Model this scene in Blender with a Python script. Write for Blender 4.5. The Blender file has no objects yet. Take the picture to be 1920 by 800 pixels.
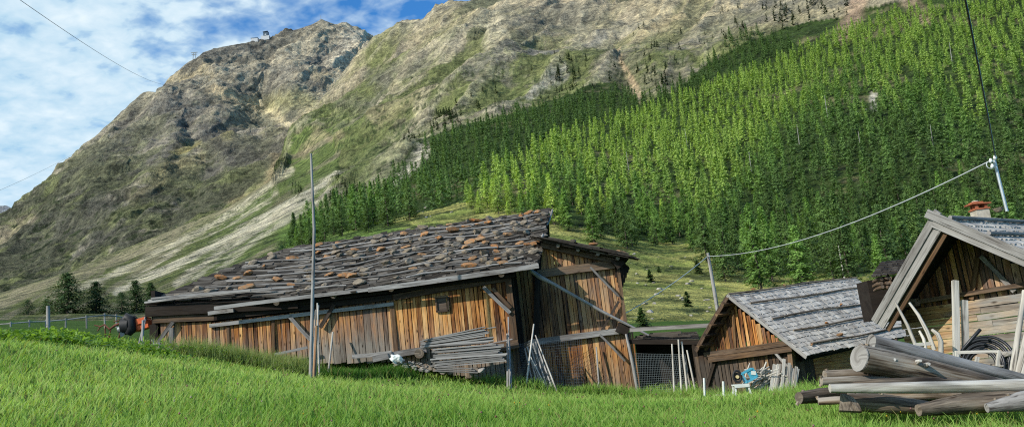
import bpy, math, random
import numpy as np
from mathutils import Vector, Matrix
rng = np.random.default_rng(7)
random.seed(7)
S = bpy.context.scene
COL = S.collection

# ------------------------------------------------------------------ camera model (used to survey points of the place)
FOC = 1600.0
PITCH = math.radians(11.0); ROLL = 0.115
CAM = np.array([0.0, 0.0, 1.6])
def _rx(a):
    c, s = math.cos(a), math.sin(a); return np.array([[1, 0, 0], [0, c, -s], [0, s, c]])
def _rz(a):
    c, s = math.cos(a), math.sin(a); return np.array([[c, -s, 0], [s, c, 0], [0, 0, 1]])
RM = _rx(math.pi / 2 + PITCH) @ _rz(-ROLL)
def rays(px, py):
    px = np.asarray(px, float); py = np.asarray(py, float)
    d = np.stack([(px - 960) / FOC, -(py - 400) / FOC, -np.ones_like(px)], -1) @ RM.T
    return d / d[..., 1:2]
def P(px, py, Y):
    return CAM + rays(px, py) * Y
def PN(px, py, Y):
    return CAM + rays(px, py) * np.asarray(Y, float)[..., None]
def proj(w):
    v = (np.asarray(w, float) - CAM) @ RM
    return 960 + FOC * v[..., 0] / -v[..., 2], 400 - FOC * v[..., 1] / -v[..., 2]
class Plane:
    def __init__(s, p, n): s.p = np.array(p, float); s.n = np.array(n, float)
    def at(s, px, py, off=0.0):
        d = rays(px, py); n = s.n / np.linalg.norm(s.n)
        t = ((s.p + n * off - CAM) @ n) / (d @ n)
        return CAM + d * t

cam = bpy.data.objects.new('camera', bpy.data.cameras.new('camera'))
COL.objects.link(cam)
cam.location = CAM
cam.rotation_euler = Matrix(RM.tolist()).to_euler()
cam.data.sensor_width = 36; cam.data.lens = 36 * FOC / 1920
cam.data.clip_start = 0.1; cam.data.clip_end = 20000
S.camera = cam
S.render.resolution_x, S.render.resolution_y = 1024, 426
S.view_settings.view_transform = 'Standard'
S.view_settings.look = 'None'
S.view_settings.exposure = 0
S.cycles.use_denoising = False
S.cycles.filter_width = 1.15
S.cycles.sample_clamp_indirect = 4
S.cycles.max_bounces = 5
S.cycles.diffuse_bounces = 3
S.cycles.transparent_max_bounces = 8

# ------------------------------------------------------------------ numpy noise
def _h(ix, iy, iz):
    n = (ix.astype(np.int64) * 374761393 + iy.astype(np.int64) * 668265263 + iz.astype(np.int64) * 2147483647) & 0xffffffff
    n = ((n ^ (n >> 13)) * 1274126177) & 0xffffffff
    n = ((n ^ (n >> 16)) * 2246822519) & 0xffffffff
    return ((n ^ (n >> 15)) & 0xffffff).astype(float) / 0xffffff
def vnoise(p):
    i = np.floor(p); f = p - i; f = f * f * f * (f * (f * 6 - 15) + 10); i = i.astype(np.int64)
    r = 0
    for a in (0, 1):
        for b in (0, 1):
            for c in (0, 1):
                w = (f[..., 0] if a else 1 - f[..., 0]) * (f[..., 1] if b else 1 - f[..., 1]) * (f[..., 2] if c else 1 - f[..., 2])
                r = r + w * _h(i[..., 0] + a, i[..., 1] + b, i[..., 2] + c)
    return r
def fbm(p, o=5, g=0.5, ridged=False, seed=0.0):
    p = np.asarray(p, float) + seed * 17.31; r = 0; a = 1; t = 0
    for k in range(o):
        n = vnoise(p)
        if ridged: n = 1 - np.abs(2 * n - 1)
        r = r + a * n; t += a; a *= g; p = p * 2.03 + 5.7
    return r / t
def sstep(a, b, x):
    t = np.clip((x - a) / (b - a), 0, 1); return t * t * (3 - 2 * t)
class TPS:
    def __init__(s, xy, v):
        s.c = np.array(xy, float); v = np.array(v, float); n = len(s.c)
        K = s.k(s.c); Pm = np.c_[np.ones(n), s.c]
        A = np.zeros((n + 3, n + 3)); A[:n, :n] = K + 1e-4 * np.eye(n); A[:n, n:] = Pm; A[n:, :n] = Pm.T
        s.w = np.linalg.solve(A, np.r_[v, 0, 0, 0])
    def k(s, q):
        d2 = ((q[:, None, :] - s.c[None]) ** 2).sum(-1) + 1e-9
        return d2 * np.log(d2) * 0.5
    def __call__(s, q):
        q = np.asarray(q, float); sh = q.shape[:-1]; q = q.reshape(-1, 2); out = np.empty(len(q))
        for i in range(0, len(q), 60000):
            c = q[i:i + 60000]; out[i:i + 60000] = s.k(c) @ s.w[:-3] + s.w[-3] + c @ s.w[-2:]
        return out.reshape(sh)
def poly_dist(px, py, pts):
    """distance to a polyline, and the 0..1 position along it"""
    best = np.full(np.shape(px), 1e9); bt = np.zeros(np.shape(px)); L = 0
    tot = sum(math.dist(pts[i], pts[i + 1]) for i in range(len(pts) - 1))
    for (x0, y0), (x1, y1) in zip(pts[:-1], pts[1:]):
        dx, dy = x1 - x0, y1 - y0; l2 = dx * dx + dy * dy
        t = np.clip(((px - x0) * dx + (py - y0) * dy) / l2, 0, 1)
        d = np.hypot(px - x0 - t * dx, py - y0 - t * dy)
        m = d < best; best = np.where(m, d, best); bt = np.where(m, (L + t * math.sqrt(l2)) / tot, bt); L += math.sqrt(l2)
    return best, bt
def inside(px, py, poly):
    r = np.zeros(np.shape(px), bool); n = len(poly)
    for i in range(n):
        x0, y0 = poly[i]; x1, y1 = poly[(i + 1) % n]
        c = ((y0 > py) != (y1 > py)) & (px < (x1 - x0) * (py - y0) / (y1 - y0 + 1e-9) + x0)
        r ^= c
    return r

# ------------------------------------------------------------------ shader helpers
class NT:
    def __init__(s, name):
        s.m = bpy.data.materials.new(name); s.m.use_nodes = True; s.t = s.m.node_tree; s.t.nodes.clear()
        s.out = s.n('ShaderNodeOutputMaterial')
    def n(s, typ, ins=None, **kw):
        nd = s.t.nodes.new(typ)
        for k, v in kw.items(): setattr(nd, k, v)
        if ins:
            for k, v in ins.items(): s.set(nd, k, v)
        return nd
    def set(s, nd, k, v):
        sk = nd.inputs[k]
        if isinstance(v, bpy.types.NodeSocket): s.t.links.new(v, sk)
        elif hasattr(v, 'outputs'): s.t.links.new(v.outputs[0], sk)
        else: sk.default_value = v
    def math(s, op, a, b=None, c=None, clamp=False):
        nd = s.n('ShaderNodeMath', operation=op, use_clamp=clamp); s.set(nd, 0, a)
        if b is not None: s.set(nd, 1, b)
        if c is not None: s.set(nd, 2, c)
        return nd.outputs[0]
    def mix(s, f, a, b, mode='MIX'):
        nd = s.n('ShaderNodeMix', data_type='RGBA', blend_type=mode)
        s.set(nd, 0, f); s.set(nd, 6, a); s.set(nd, 7, b); return nd.outputs[2]
    def noise(s, vec, scale, detail=4, rough=0.55, dist=0.0):
        return s.n('ShaderNodeTexNoise', {'Vector': vec, 'Scale': scale, 'Detail': detail, 'Roughness': rough, 'Distortion': dist}).outputs[0]
    def vmul(s, vec, k):
        nd = s.n('ShaderNodeVectorMath', operation='MULTIPLY'); s.set(nd, 0, vec); s.set(nd, 1, k); return nd.outputs[0]
    def ramp(s, f, stops):
        nd = s.n('ShaderNodeValToRGB'); s.set(nd, 0, f); e = nd.color_ramp.elements
        while len(e) < len(stops): e.new(0.5)
        for i, (p, c) in enumerate(stops):
            e[i].position = p; e[i].color = (*c, 1) if len(c) == 3 else c
        return nd.outputs[0]
    def rng(s, v, a, b, c, d):
        nd = s.n('ShaderNodeMapRange', {'From Min': a, 'From Max': b, 'To Min': c, 'To Max': d}); s.set(nd, 0, v); return nd.outputs[0]
    def attr(s, name): return s.n('ShaderNodeAttribute', attribute_name=name)
    def bump(s, h, st, dist=0.02): return s.n('ShaderNodeBump', {'Height': h, 'Strength': st, 'Distance': dist}).outputs[0]
    def bsdf(s, col, rough=0.8, normal=None, metal=0.0, spec=0.3):
        b = s.n('ShaderNodeBsdfPrincipled', {'Base Color': col, 'Roughness': rough, 'Metallic': metal, 'Specular IOR Level': spec})
        if normal is not None: s.set(b, 'Normal', normal)
        return b
    def done(s, sh): s.t.links.new(sh.outputs[0], s.out.inputs[0]); return s.m

def wood(name, stops, grey, grain=0.55, knots=0.8, greymix=1.0, mapk=1.0, bright=1.0, crack=.75, rv=.42, sv=.9):
    """grain runs along the third coordinate of the 'gr' attribute; col = (random, greyness, darkness)"""
    t = NT(name); g = t.attr('gr').outputs['Vector']; ca = t.attr('col')
    sp = t.n('ShaderNodeSeparateColor', {0: ca.outputs['Color']}); r, gy, dk = sp.outputs
    broad = t.noise(t.vmul(g, (15 * mapk, 15 * mapk, 0.55 * mapk)), 1, 4, 0.65, 0.4)
    fine = t.noise(t.vmul(g, (55 * mapk, 55 * mapk, 1.6 * mapk)), 1, 3, 0.6)
    v = t.math('ADD', t.math('MULTIPLY', broad, 1.0), t.math('MULTIPLY', t.math('SUBTRACT', r, 0.5), rv))
    v = t.math('ADD', v, t.math('MULTIPLY', t.math('SUBTRACT', fine, 0.5), grain))
    c = t.ramp(v, stops)
    stain = t.noise(t.vmul(g, (5, 5, 0.9)), 1, 4, 0.65, 0.6)
    gm = t.math('MULTIPLY', t.math('ADD', gy, t.math('MULTIPLY', t.math('SUBTRACT', stain, 0.5), sv)), greymix, clamp=True)
    gf = t.mix(t.math('ADD', t.math('MULTIPLY', fine, 0.7), t.math('MULTIPLY', r, 0.3)), (grey[0] * .45, grey[1] * .45, grey[2] * .45, 1), (*[min(.8, x * 1.45) for x in grey], 1))
    c = t.mix(gm, c, gf)
    if knots:
        vo = t.n('ShaderNodeTexVoronoi', {'Vector': t.vmul(g, (6, 6, 2.4)), 'Scale': 1.0}); kd = vo.outputs['Distance']
        kf = t.math('MULTIPLY', t.rng(kd, 0.06, 0.2, 1, 0), knots, clamp=True)
        c = t.mix(kf, c, (0.028, 0.016, 0.009, 1))
    st2 = t.noise(t.vmul(g, (3.1, 3.1, .45)), 1, 4, .7, .5)
    c = t.mix(t.rng(st2, .36, .52, .62, 0), c, t.mix(1, c, (.30, .26, .24, 1), 'MULTIPLY'))
    ck = t.noise(t.vmul(g, (34 * mapk, 34 * mapk, 1.1 * mapk)), 1, 2, .5, .3)
    c = t.mix(t.math('MULTIPLY', t.rng(ck, .30, .40, 1, 0), crack, clamp=True), c, (0.02, 0.014, 0.010, 1))
    c = t.mix(t.math('MULTIPLY', dk, 1.0, clamp=True), c, (0.012, 0.010, 0.009, 1))
    if bright != 1: c = t.mix(1.0, c, (bright, bright, bright, 1), 'MULTIPLY')
    return t.done(t.bsdf(c, 0.85, t.bump(fine, 0.5, 0.015), spec=0.15))
def plain(name, col, rough=0.6, metal=0.0, var=0.3, scale=12, bump=0.2):
    t = NT(name); co = t.n('ShaderNodeTexCoord').outputs['Object']
    n = t.noise(co, scale, 5, 0.6); n2 = t.noise(co, scale * .23, 3, 0.6)
    k = t.math('ADD', t.math('MULTIPLY', n, 0.6), t.math('MULTIPLY', n2, 0.4))
    c = t.mix(t.rng(k, .3, .7, 0, 1), (*[x * (1 - var) for x in col], 1), (*[min(.9, x * (1 + var)) for x in col], 1))
    return t.done(t.bsdf(c, rough, t.bump(n, bump, 0.01), metal))
def stone_mat(name, base, lichen, amt):
    t = NT(name); co = t.n('ShaderNodeTexCoord').outputs['Object']; oi = t.n('ShaderNodeObjectInfo').outputs['Random']
    ofs = t.n('ShaderNodeVectorMath', operation='ADD'); t.set(ofs, 0, co); t.set(ofs, 1, t.n('ShaderNodeCombineXYZ', {0: t.math('MULTIPLY', oi, 37), 1: oi}).outputs[0])
    n = t.noise(ofs.outputs[0], 5, 6, 0.65); f = t.noise(ofs.outputs[0], 26, 5, 0.7)
    c = t.mix(f, (*[x * .5 for x in base], 1), (*[x * 1.5 for x in base], 1))
    li = t.mix(f, (*[x * .65 for x in lichen], 1), (*[x * 1.3 for x in lichen], 1))
    c = t.mix(t.rng(t.math('ADD', n, t.math('MULTIPLY', oi, .12)), amt - .08, amt + .08, 1, 0), c, li)
    c = t.mix(1, c, t.mix(oi, (.75, .72, .7, 1), (1.25, 1.2, 1.15, 1)), 'MULTIPLY')
    return t.done(t.bsdf(c, .9, t.bump(f, .6, .03), spec=.15))
def leafy(name, trans=0.35, objrand=0.25, rough=0.6):
    t = NT(name); c = t.attr('col').outputs['Color']
    oi = t.n('ShaderNodeObjectInfo').outputs['Random']
    if objrand:
        c = t.mix(1, c, t.mix(oi, (1 - objrand, 1 - objrand * .8, 1 - objrand, 1), (1 + objrand * 1.1, 1 + objrand, 1 + objrand * .3, 1)), 'MULTIPLY')
    b = t.bsdf(c, rough, spec=.15)
    tr = t.n('ShaderNodeBsdfTranslucent', {0: t.mix(1, c, (1.25, 1.2, .55, 1), 'MULTIPLY')})
    return t.done(t.n('ShaderNodeMixShader', {0: trans, 1: b.outputs[0], 2: tr.outputs[0]}))
M = {}
M['warm'] = wood('sunburnt_board', [(0.08, (.03, .013, .006)), (.30, (.11, .038, .013)), (.46, (.36, .138, .036)), (.60, (.60, .285, .082)), (.88, (.78, .50, .215))], (.26, .23, .19), sv=1.25, knots=1.0)
M['cabinlog'] = wood('cabin_log', [(0.08, (.03, .014, .007)), (.30, (.13, .06, .025)), (.46, (.36, .19, .07)), (.62, (.52, .34, .16)), (.88, (.66, .50, .30))], (.25, .245, .232), sv=1.2)
M['brown'] = wood('dark_brown_board', [(0.1, (.015, .009, .006)), (.4, (.06, .032, .016)), (.62, (.16, .085, .036)), (.92, (.36, .21, .09))], (.13, .115, .10))
M['black'] = wood('near_black_wood', [(0.1, (.008, .006, .005)), (.5, (.03, .02, .013)), (.9, (.10, .065, .038))], (.085, .075, .066))
M['grey'] = wood('silver_grey_wood', [(0.1, (.06, .055, .05)), (.4, (.17, .16, .15)), (.65, (.31, .295, .275)), (.92, (.47, .455, .43))], (.31, .30, .285), knots=.5)
M['shingle'] = wood('silver_shingle', [(0.12, (.11, .135, .13)), (.35, (.34, .335, .325)), (.55, (.46, .43, .38)), (.85, (.63, .60, .545))], (.42, .395, .355), knots=0, grain=.6, rv=.6)
M['slab'] = wood('dark_roof_slab', [(0.12, (.012, .010, .008)), (.40, (.036, .030, .024)), (.58, (.085, .073, .058)), (.76, (.19, .172, .148)), (.95, (.42, .40, .36))], (.085, .075, .062), knots=0, grain=.6, greymix=.8, rv=.75)
M['pale'] = wood('pale_stripped_wood', [(0.1, (.19, .16, .12)), (.4, (.38, .34, .27)), (.65, (.52, .48, .40)), (.92, (.64, .61, .53))], (.46, .45, .42), knots=.4)
M['log'] = wood('weathered_log', [(0.1, (.022, .015, .010)), (.33, (.11, .072, .042)), (.50, (.27, .20, .135)), (.8, (.44, .385, .31))], (.225, .205, .178), grain=.9, mapk=.8, knots=.6, crack=1, sv=1.7)
M['bark'] = wood('flaking_bark', [(0.15, (.02, .015, .011)), (.42, (.075, .055, .04)), (.62, (.18, .14, .10)), (.9, (.32, .26, .20))], (.20, .185, .16), grain=.9, mapk=.8)
M['stone_grey'] = stone_mat('grey_tan_stone', (.20, .175, .14), (.34, .27, .16), .45)
M['stone_orange'] = stone_mat('orange_lichen_stone', (.24, .165, .10), (.40, .175, .06), .53)
M['rock'] = stone_mat('pale_fieldstone', (.30, .29, .27), (.40, .37, .30), .45)
M['larch'] = leafy('larch_needles', .25, .22)
M['forest'] = leafy('forest_needles', .25, 0)
M['spruce'] = leafy('spruce_needles', .2, .2)
M['grass'] = leafy('grass_blades', .45, 0, .5)
M['trunk'] = plain('conifer_trunk', (.10, .08, .065), .9, var=.4)
M['wire'] = plain('grey_wire', (.13, .155, .16), .5, .3)
M['white_cable'] = plain('pale_cable', (.42, .45, .45), .5, 0, .1)
M['black_cable'] = plain('black_cable', (.02, .02, .022), .5, 0, .2)
M['galv'] = plain('galvanised_steel', (.42, .46, .47), .45, .5, .2)
M['rust'] = plain('rusty_steel', (.13, .05, .03), .8, .2, .4, 20)
M['orange_paint'] = plain('faded_orange_paint', (.55, .10, .025), .5, 0, .25, 9)
M['rubber'] = plain('black_rubber', (.014, .015, .017), .55, 0, .3, 15)
M['greymetal'] = plain('grey_painted_metal', (.16, .18, .18), .5, .3, .3)
M['hose'] = plain('black_plastic_hose', (.012, .014, .018), .35, 0, .25, 25, .1)
M['whiteplastic'] = plain('white_plastic', (.62, .66, .62), .5, 0, .15)
M['blueplastic'] = plain('blue_plastic', (.07, .33, .46), .45, 0, .15)
M['yellow'] = plain('pale_yellow_hub', (.62, .50, .26), .7, 0, .2)
M['terracotta'] = plain('terracotta', (.30, .095, .045), .8, 0, .45)
M['plaster'] = plain('flaking_plaster', (.42, .38, .31), .9, 0, .45, 14, .5)
M['station_white'] = plain('white_render', (.46, .47, .47), .7, 0, .08, .2)
M['station_dark'] = plain('dark_cladding', (.05, .08, .11), .4, .2, .2, .2)
M['mud'] = plain('bare_earth', (.10, .08, .05), .95, 0, .4, 3)

# ------------------------------------------------------------------ object helpers
def np3(v): return np.array([float(v[0]), float(v[1]), float(v[2])])
def mesh_np(name, V, F, attrs=None, smooth=False):
    """F: (n,k) int array of equal polygons"""
    V = np.asarray(V, np.float32); F = np.asarray(F, np.int32); me = bpy.data.meshes.new(name)
    me.vertices.add(len(V)); me.vertices.foreach_set('co', V.ravel())
    k = F.shape[1]; me.loops.add(F.size); me.loops.foreach_set('vertex_index', F.ravel())
    me.polygons.add(len(F)); me.polygons.foreach_set('loop_start', np.arange(0, F.size, k, dtype=np.int32))
    if smooth: me.polygons.foreach_set('use_smooth', np.ones(len(F), bool))
    for nm, a in (attrs or {}).items():
        a = np.asarray(a, np.float32)
        if a.shape[1] == 3: a = np.c_[a, np.ones(len(a), np.float32)]
        at = me.attributes.new(nm, 'FLOAT_COLOR', 'POINT'); at.data.foreach_set('color', a.ravel())
    me.update(calc_edges=True); me.validate(); return me
ORG = {}
def org(o):
    return ORG.get(o.name, np.zeros(3)) if o else np.zeros(3)
def link(o, parent=None):
    COL.objects.link(o)
    if parent is not None: o.parent = parent
    return o
class MB:
    def __init__(s): s.V = []; s.F = []; s.G = []; s.C = []; s.S = []
    def add(s, V, F, G, C, smooth=False):
        b = len(s.V); s.V += [tuple(v) for v in V]; s.G += [tuple(g) for g in G]; s.C += [tuple(c) for c in C]
        s.F += [tuple(i + b for i in f) for f in F]; s.S += [smooth] * len(F); return s
    def beam(s, a, b, w, h, up=None, segs=1, rnd=None, g=0.2, dk=0.0, bend=0.0, t1=1.0, gfun=None, twist=0.0):
        """rectangular timber from a to b, w across and h along 'up'"""
        a = np3(a); b = np3(b); d = b - a; L = np.linalg.norm(d); d /= max(L, 1e-6)
        up = np.array([0, 0, 1.0]) if up is None else np3(up)
        if abs(d @ up) / np.linalg.norm(up) > .97: up = np.array([0, 1.0, 0]) if abs(d[1]) < .9 else np.array([1.0, 0, 0])
        x = np.cross(d, up); x /= np.linalg.norm(x); u = np.cross(x, d)
        rnd = random.random() if rnd is None else rnd; o = [random.uniform(0, 50) for _ in range(3)]
        ph = random.uniform(0, 6); V = []; G = []; C = []
        for k in range(segs + 1):
            t = k / segs; c = a + d * L * t + (u * math.sin(t * 3.1 + ph) + x * math.cos(t * 2.7 + ph)) * bend
            tw = twist * (t - .5); sc = 1 + (t1 - 1) * t
            for (i, j) in ((-1, -1), (1, -1), (1, 1), (-1, 1)):
                p = c + (x * math.cos(tw) + u * math.sin(tw)) * i * w / 2 * sc + (u * math.cos(tw) - x * math.sin(tw)) * j * h / 2 * sc
                V.append(p); G.append((o[0] + i * w / 2 + j * h * .5, o[1] + j * h / 2, o[2] + L * t))
                gg, dd = (g, dk) if gfun is None else gfun(p)
                C.append((rnd, min(1, max(0, gg)), min(1, max(0, dd)), 1))
        F = [(3, 2, 1, 0)]
        for k in range(segs):
            q = 4 * k
            for i in range(4): F.append((q + i, q + (i + 1) % 4, q + 4 + (i + 1) % 4, q + 4 + i))
        q = 4 * segs; F.append((q, q + 1, q + 2, q + 3))
        return s.add(V, F, G, C)
    def tube(s, pts, radii, n=10, rnd=None, g=0.3, dk=0.0, wob=0.0, cap=True, gup=0.0):
        pts = [np3(p) for p in pts]; m = len(pts)
        if not hasattr(radii, '__len__'): radii = [radii] * m
        rnd = random.random() if rnd is None else rnd; o = [random.uniform(0, 50) for _ in range(3)]; sd = random.uniform(0, 99)
        V = []; G = []; C = []; F = []; L = 0; pu = None
        for k in range(m):
            d = pts[min(k + 1, m - 1)] - pts[max(k - 1, 0)]; d /= max(np.linalg.norm(d), 1e-9)
            if pu is None:
                ref = np.array([0, 0, 1.0]) if abs(d[2]) < .9 else np.array([1.0, 0, 0])
                x = np.cross(d, ref)
            else: x = pu - d * (pu @ d)
            x /= np.linalg.norm(x); pu = x; u = np.cross(x, d)
            if k: L += np.linalg.norm(pts[k] - pts[k - 1])
            for i in range(n):
                a = 2 * math.pi * i / n
                r = radii[k] * (1 + wob * (math.sin(3 * a + sd + L * 1.3) * .4 + math.sin(2 * a + L * 2.1 + sd * 2) * .4 + random.uniform(-.3, .3)))
                V.append(pts[k] + (x * math.cos(a) + u * math.sin(a)) * r)
                G.append((o[0] + math.cos(a) * radii[k], o[1] + math.sin(a) * radii[k], o[2] + L)); va = math.sin(L * 2.3 + sd) * math.cos(2 * a + sd * 2 + L) if gup else 0.0; vd = max(0.0, math.sin(L * 4.1 + sd * 3 + math.sin(a * 2)) * math.cos(a + sd + L * .7) - .35) if gup else 0.0
                C.append((min(1, max(0, rnd + .35 * va)), min(1, max(0, g + gup * (x * math.cos(a) + u * math.sin(a))[2] + .2 * va)), min(1, dk + .8 * vd), 1))
        for k in range(m - 1):
            for i in range(n):
                j = (i + 1) % n; F.append((k * n + i, k * n + j, (k + 1) * n + j, (k + 1) * n + i))
        s.add(V, F, G, C, True)
        if cap:
            for k, rev in ((0, True), (m - 1, False)):
                vs = [V[k * n + i] for i in range(n)]; c = sum(vs) / n
                gs = [(o[0] + i * .02, o[1], o[2] + .03 * (i % 3)) for i in range(n)] + [(o[0], o[1], o[2])]
                f = [((i + 1) % n, i, n) if rev else (i, (i + 1) % n, n) for i in range(n)]
                s.add(vs + [c], f, gs, [(min(1, rnd + .15), min(1, g + .25), dk, 1)] * (n + 1))
        return s
    def box(s, lo, hi, **k):
        lo = np3(lo); hi = np3(hi); c = (lo + hi) / 2
        return s.beam((lo[0], c[1], c[2]), (hi[0], c[1], c[2]), abs(hi[1] - lo[1]), abs(hi[2] - lo[2]), **k)
    def poly(s, pts, rnd=.5, g=.3, dk=0.0, th=None):
        pts = [np3(p) for p in pts]; n = len(pts); o = random.uniform(0, 50)
        nn = np.cross(pts[1] - pts[0], pts[2] - pts[0]); nn /= np.linalg.norm(nn)
        if th is None:
            return s.add(pts, [tuple(range(n))], [(p[0] + o, p[1], p[2]) for p in pts], [(rnd, g, dk, 1)] * n)
        V = pts + [p - nn * th for p in pts]
        F = [tuple(range(n)), tuple(range(2 * n - 1, n - 1, -1))] + [(i, i + n, (i + 1) % n + n, (i + 1) % n) for i in range(n)]
        return s.add(V, F, [(p[0] + o, p[1], p[2]) for p in V], [(rnd, g, dk, 1)] * (2 * n))
    def mesh(s, name, origin):
        me = bpy.data.meshes.new(name); o = np3(origin)
        me.from_pydata([tuple(np3(v) - o) for v in s.V], [], s.F)
        a = me.attributes.new('gr', 'FLOAT_VECTOR', 'POINT'); a.data.foreach_set('vector', np.array(s.G, np.float32).ravel())
        a = me.attributes.new('col', 'FLOAT_COLOR', 'POINT'); a.data.foreach_set('color', np.array(s.C, np.float32).ravel())
        me.polygons.foreach_set('use_smooth', s.S); me.update(); return me
    def centre(s):
        v = np.array(s.V); c = v.mean(0); c[2] = v[:, 2].min(); return c
def obj(name, mb, mat, parent=None, label=None):
    """one mesh object; parts live in their thing's frame"""
    me = mb if isinstance(mb, bpy.types.Mesh) else None
    if parent is None:
        o0 = np.zeros(3) if me else mb.centre()
    else: o0 = org(parent)
    if me is None: me = mb.mesh(name, o0)
    o = bpy.data.objects.new(name, me)
    if mat is not None and not me.materials: me.materials.append(M[mat] if isinstance(mat, str) else mat)
    if parent is None and not isinstance(mb, bpy.types.Mesh): o.location = o0
    link(o, parent); ORG[o.name] = o0
    if label: o['label'] = label
    return o
def tag(o, label, cat, group=None, kind=None):
    if label: o['label'] = label
    if cat: o['category'] = cat
    if group: o['group'] = group
    if kind: o['kind'] = kind
    return o
def thing(name, label, cat, loc, group=None):
    o = bpy.data.objects.new(name, None); o.empty_display_size = .3; o.location = np3(loc); link(o); ORG[o.name] = np3(loc)
    return tag(o, label, cat, group)
def single(name, mb, mat, label, cat, group=None): return tag(obj(name, mb, mat), label, cat, group)
def copy_thing(root, loc=None, label=None, group=None, rot=None, scale=None):
    r = root.copy(); COL.objects.link(r)
    for k, v in (('location', loc), ('rotation_euler', rot), ('scale', scale)):
        if v is not None: setattr(r, k, v)
    if label: r['label'] = label
    if group: r['group'] = group
    for ch in root.children:
        c = ch.copy(); COL.objects.link(c); c.parent = r
        for g in ch.children:
            d = g.copy(); COL.objects.link(d); d.parent = c
    return r
def interp(pts, x):
    pts = sorted(pts); xs = [p[0] for p in pts]; ys = [p[1] for p in pts]; return float(np.interp(x, xs, ys))
def stone_mesh(seed, flat=.55, el=1.5):
    import bmesh
    bm = bmesh.new(); bmesh.ops.create_icosphere(bm, subdivisions=2, radius=.5); r = np.random.default_rng(seed)
    planes = [(lambda v: v / np.linalg.norm(v))(r.normal(size=3)) for _ in range(14)]; ds = r.uniform(.24, .44, 14)
    for v in bm.verts:
        p = np.array(v.co)
        for n, d in zip(planes, ds):
            q = p @ n
            if q > d: p = p - n * (q - d)
        p *= 1 + .06 * r.normal(); v.co = (p[0] * el, p[1], p[2] * flat + flat * .36)
    me = bpy.data.meshes.new('stone'); bm.to_mesh(me); bm.free(); return me
# ================================================================== light and sky
SUN = np.array([-0.67, -0.52, 0.54]); SUN /= np.linalg.norm(SUN)
sl = bpy.data.lights.new('sun', 'SUN'); sl.energy = 5.0; sl.angle = math.radians(.5); sl.color = (1, .945, .86)
so = bpy.data.objects.new('sun', sl); COL.objects.link(so); so.location = (-30, -20, 40)
so.rotation_euler = Vector(SUN.tolist()).to_track_quat('Z', 'Y').to_euler()
W = bpy.data.worlds.new('World'); S.world = W; W.use_nodes = True; wt = W.node_tree; wt.nodes.clear()
class WT(NT):
    def __init__(s): s.t = wt; s.m = None
w = WT()
sky = w.n('ShaderNodeTexSky', sky_type='NISHITA'); sky.sun_disc = False
sky.sun_elevation = math.asin(SUN[2]); sky.sun_rotation = math.atan2(SUN[0], SUN[1]); sky.altitude = 1700; sky.air_density = 1.0; sky.dust_density = .5; sky.ozone_density = 2.0
gd = w.n('ShaderNodeTexCoord').outputs['Generated']
sx = w.n('ShaderNodeSeparateXYZ', {0: gd}); zz = w.math('ADD', w.math('MAXIMUM', sx.outputs[2], 0.0), .16)
uv = w.n('ShaderNodeCombineXYZ', {0: w.math('DIVIDE', sx.outputs[0], zz), 1: w.math('DIVIDE', sx.outputs[1], zz), 2: 0.0}).outputs[0]
rot = w.n('ShaderNodeVectorRotate', rotation_type='Z_AXIS'); w.set(rot, 'Vector', uv); rot.inputs['Angle'].default_value = .5
uvr = w.vmul(rot.outputs[0], (1, 1.05, 1))
big = w.noise(uvr, 1.15, 3, .5, .2); cel = w.noise(uvr, 11.0, 3, .5, .1); fin = w.noise(uvr, 26.0, 4, .6, .4)
az = w.math('DIVIDE', sx.outputs[0], w.math('MAXIMUM', sx.outputs[1], .05))
dens = w.math('ADD', w.math('MULTIPLY', az, -0.62), w.math('MULTIPLY', zz, -0.38))
dens = w.math('ADD', dens, w.math('ADD', w.math('MULTIPLY', w.rng(sx.outputs[2], .5, .75, 0, 1), .75), w.math('MULTIPLY', w.rng(sx.outputs[1], .1, -.3, 0, 1), .8)))  # extra unseen cloud overhead and behind the camera, added for whiter fill light
m = w.math('ADD', w.math('ADD', w.math('MULTIPLY', big, .55), w.math('MULTIPLY', cel, 1.0)), w.math('ADD', w.math('MULTIPLY', fin, .30), dens))
mask = w.ramp(m, [(.60, (0, 0, 0)), (.80, (.45, .45, .45)), (.98, (1, 1, 1))])
lumm = w.math('ADD', w.math('MULTIPLY', cel, .55), w.math('MULTIPLY', fin, .3))
cc = w.mix(w.rng(lumm, .3, .62, 0, 1), (3.5, 5.2, 6.4, 1), (6.5, 7.3, 7.6, 1))
skyc = w.mix(1.0, sky.outputs[0], (.40, 1.02, 1.48, 1), 'MULTIPLY')
fin_c = w.mix(w.math('MULTIPLY', mask, .93), skyc, cc)
bg = w.n('ShaderNodeBackground', {0: fin_c, 1: .14}); wo = w.n('ShaderNodeOutputWorld'); wt.links.new(bg.outputs[0], wo.inputs[0])

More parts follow.
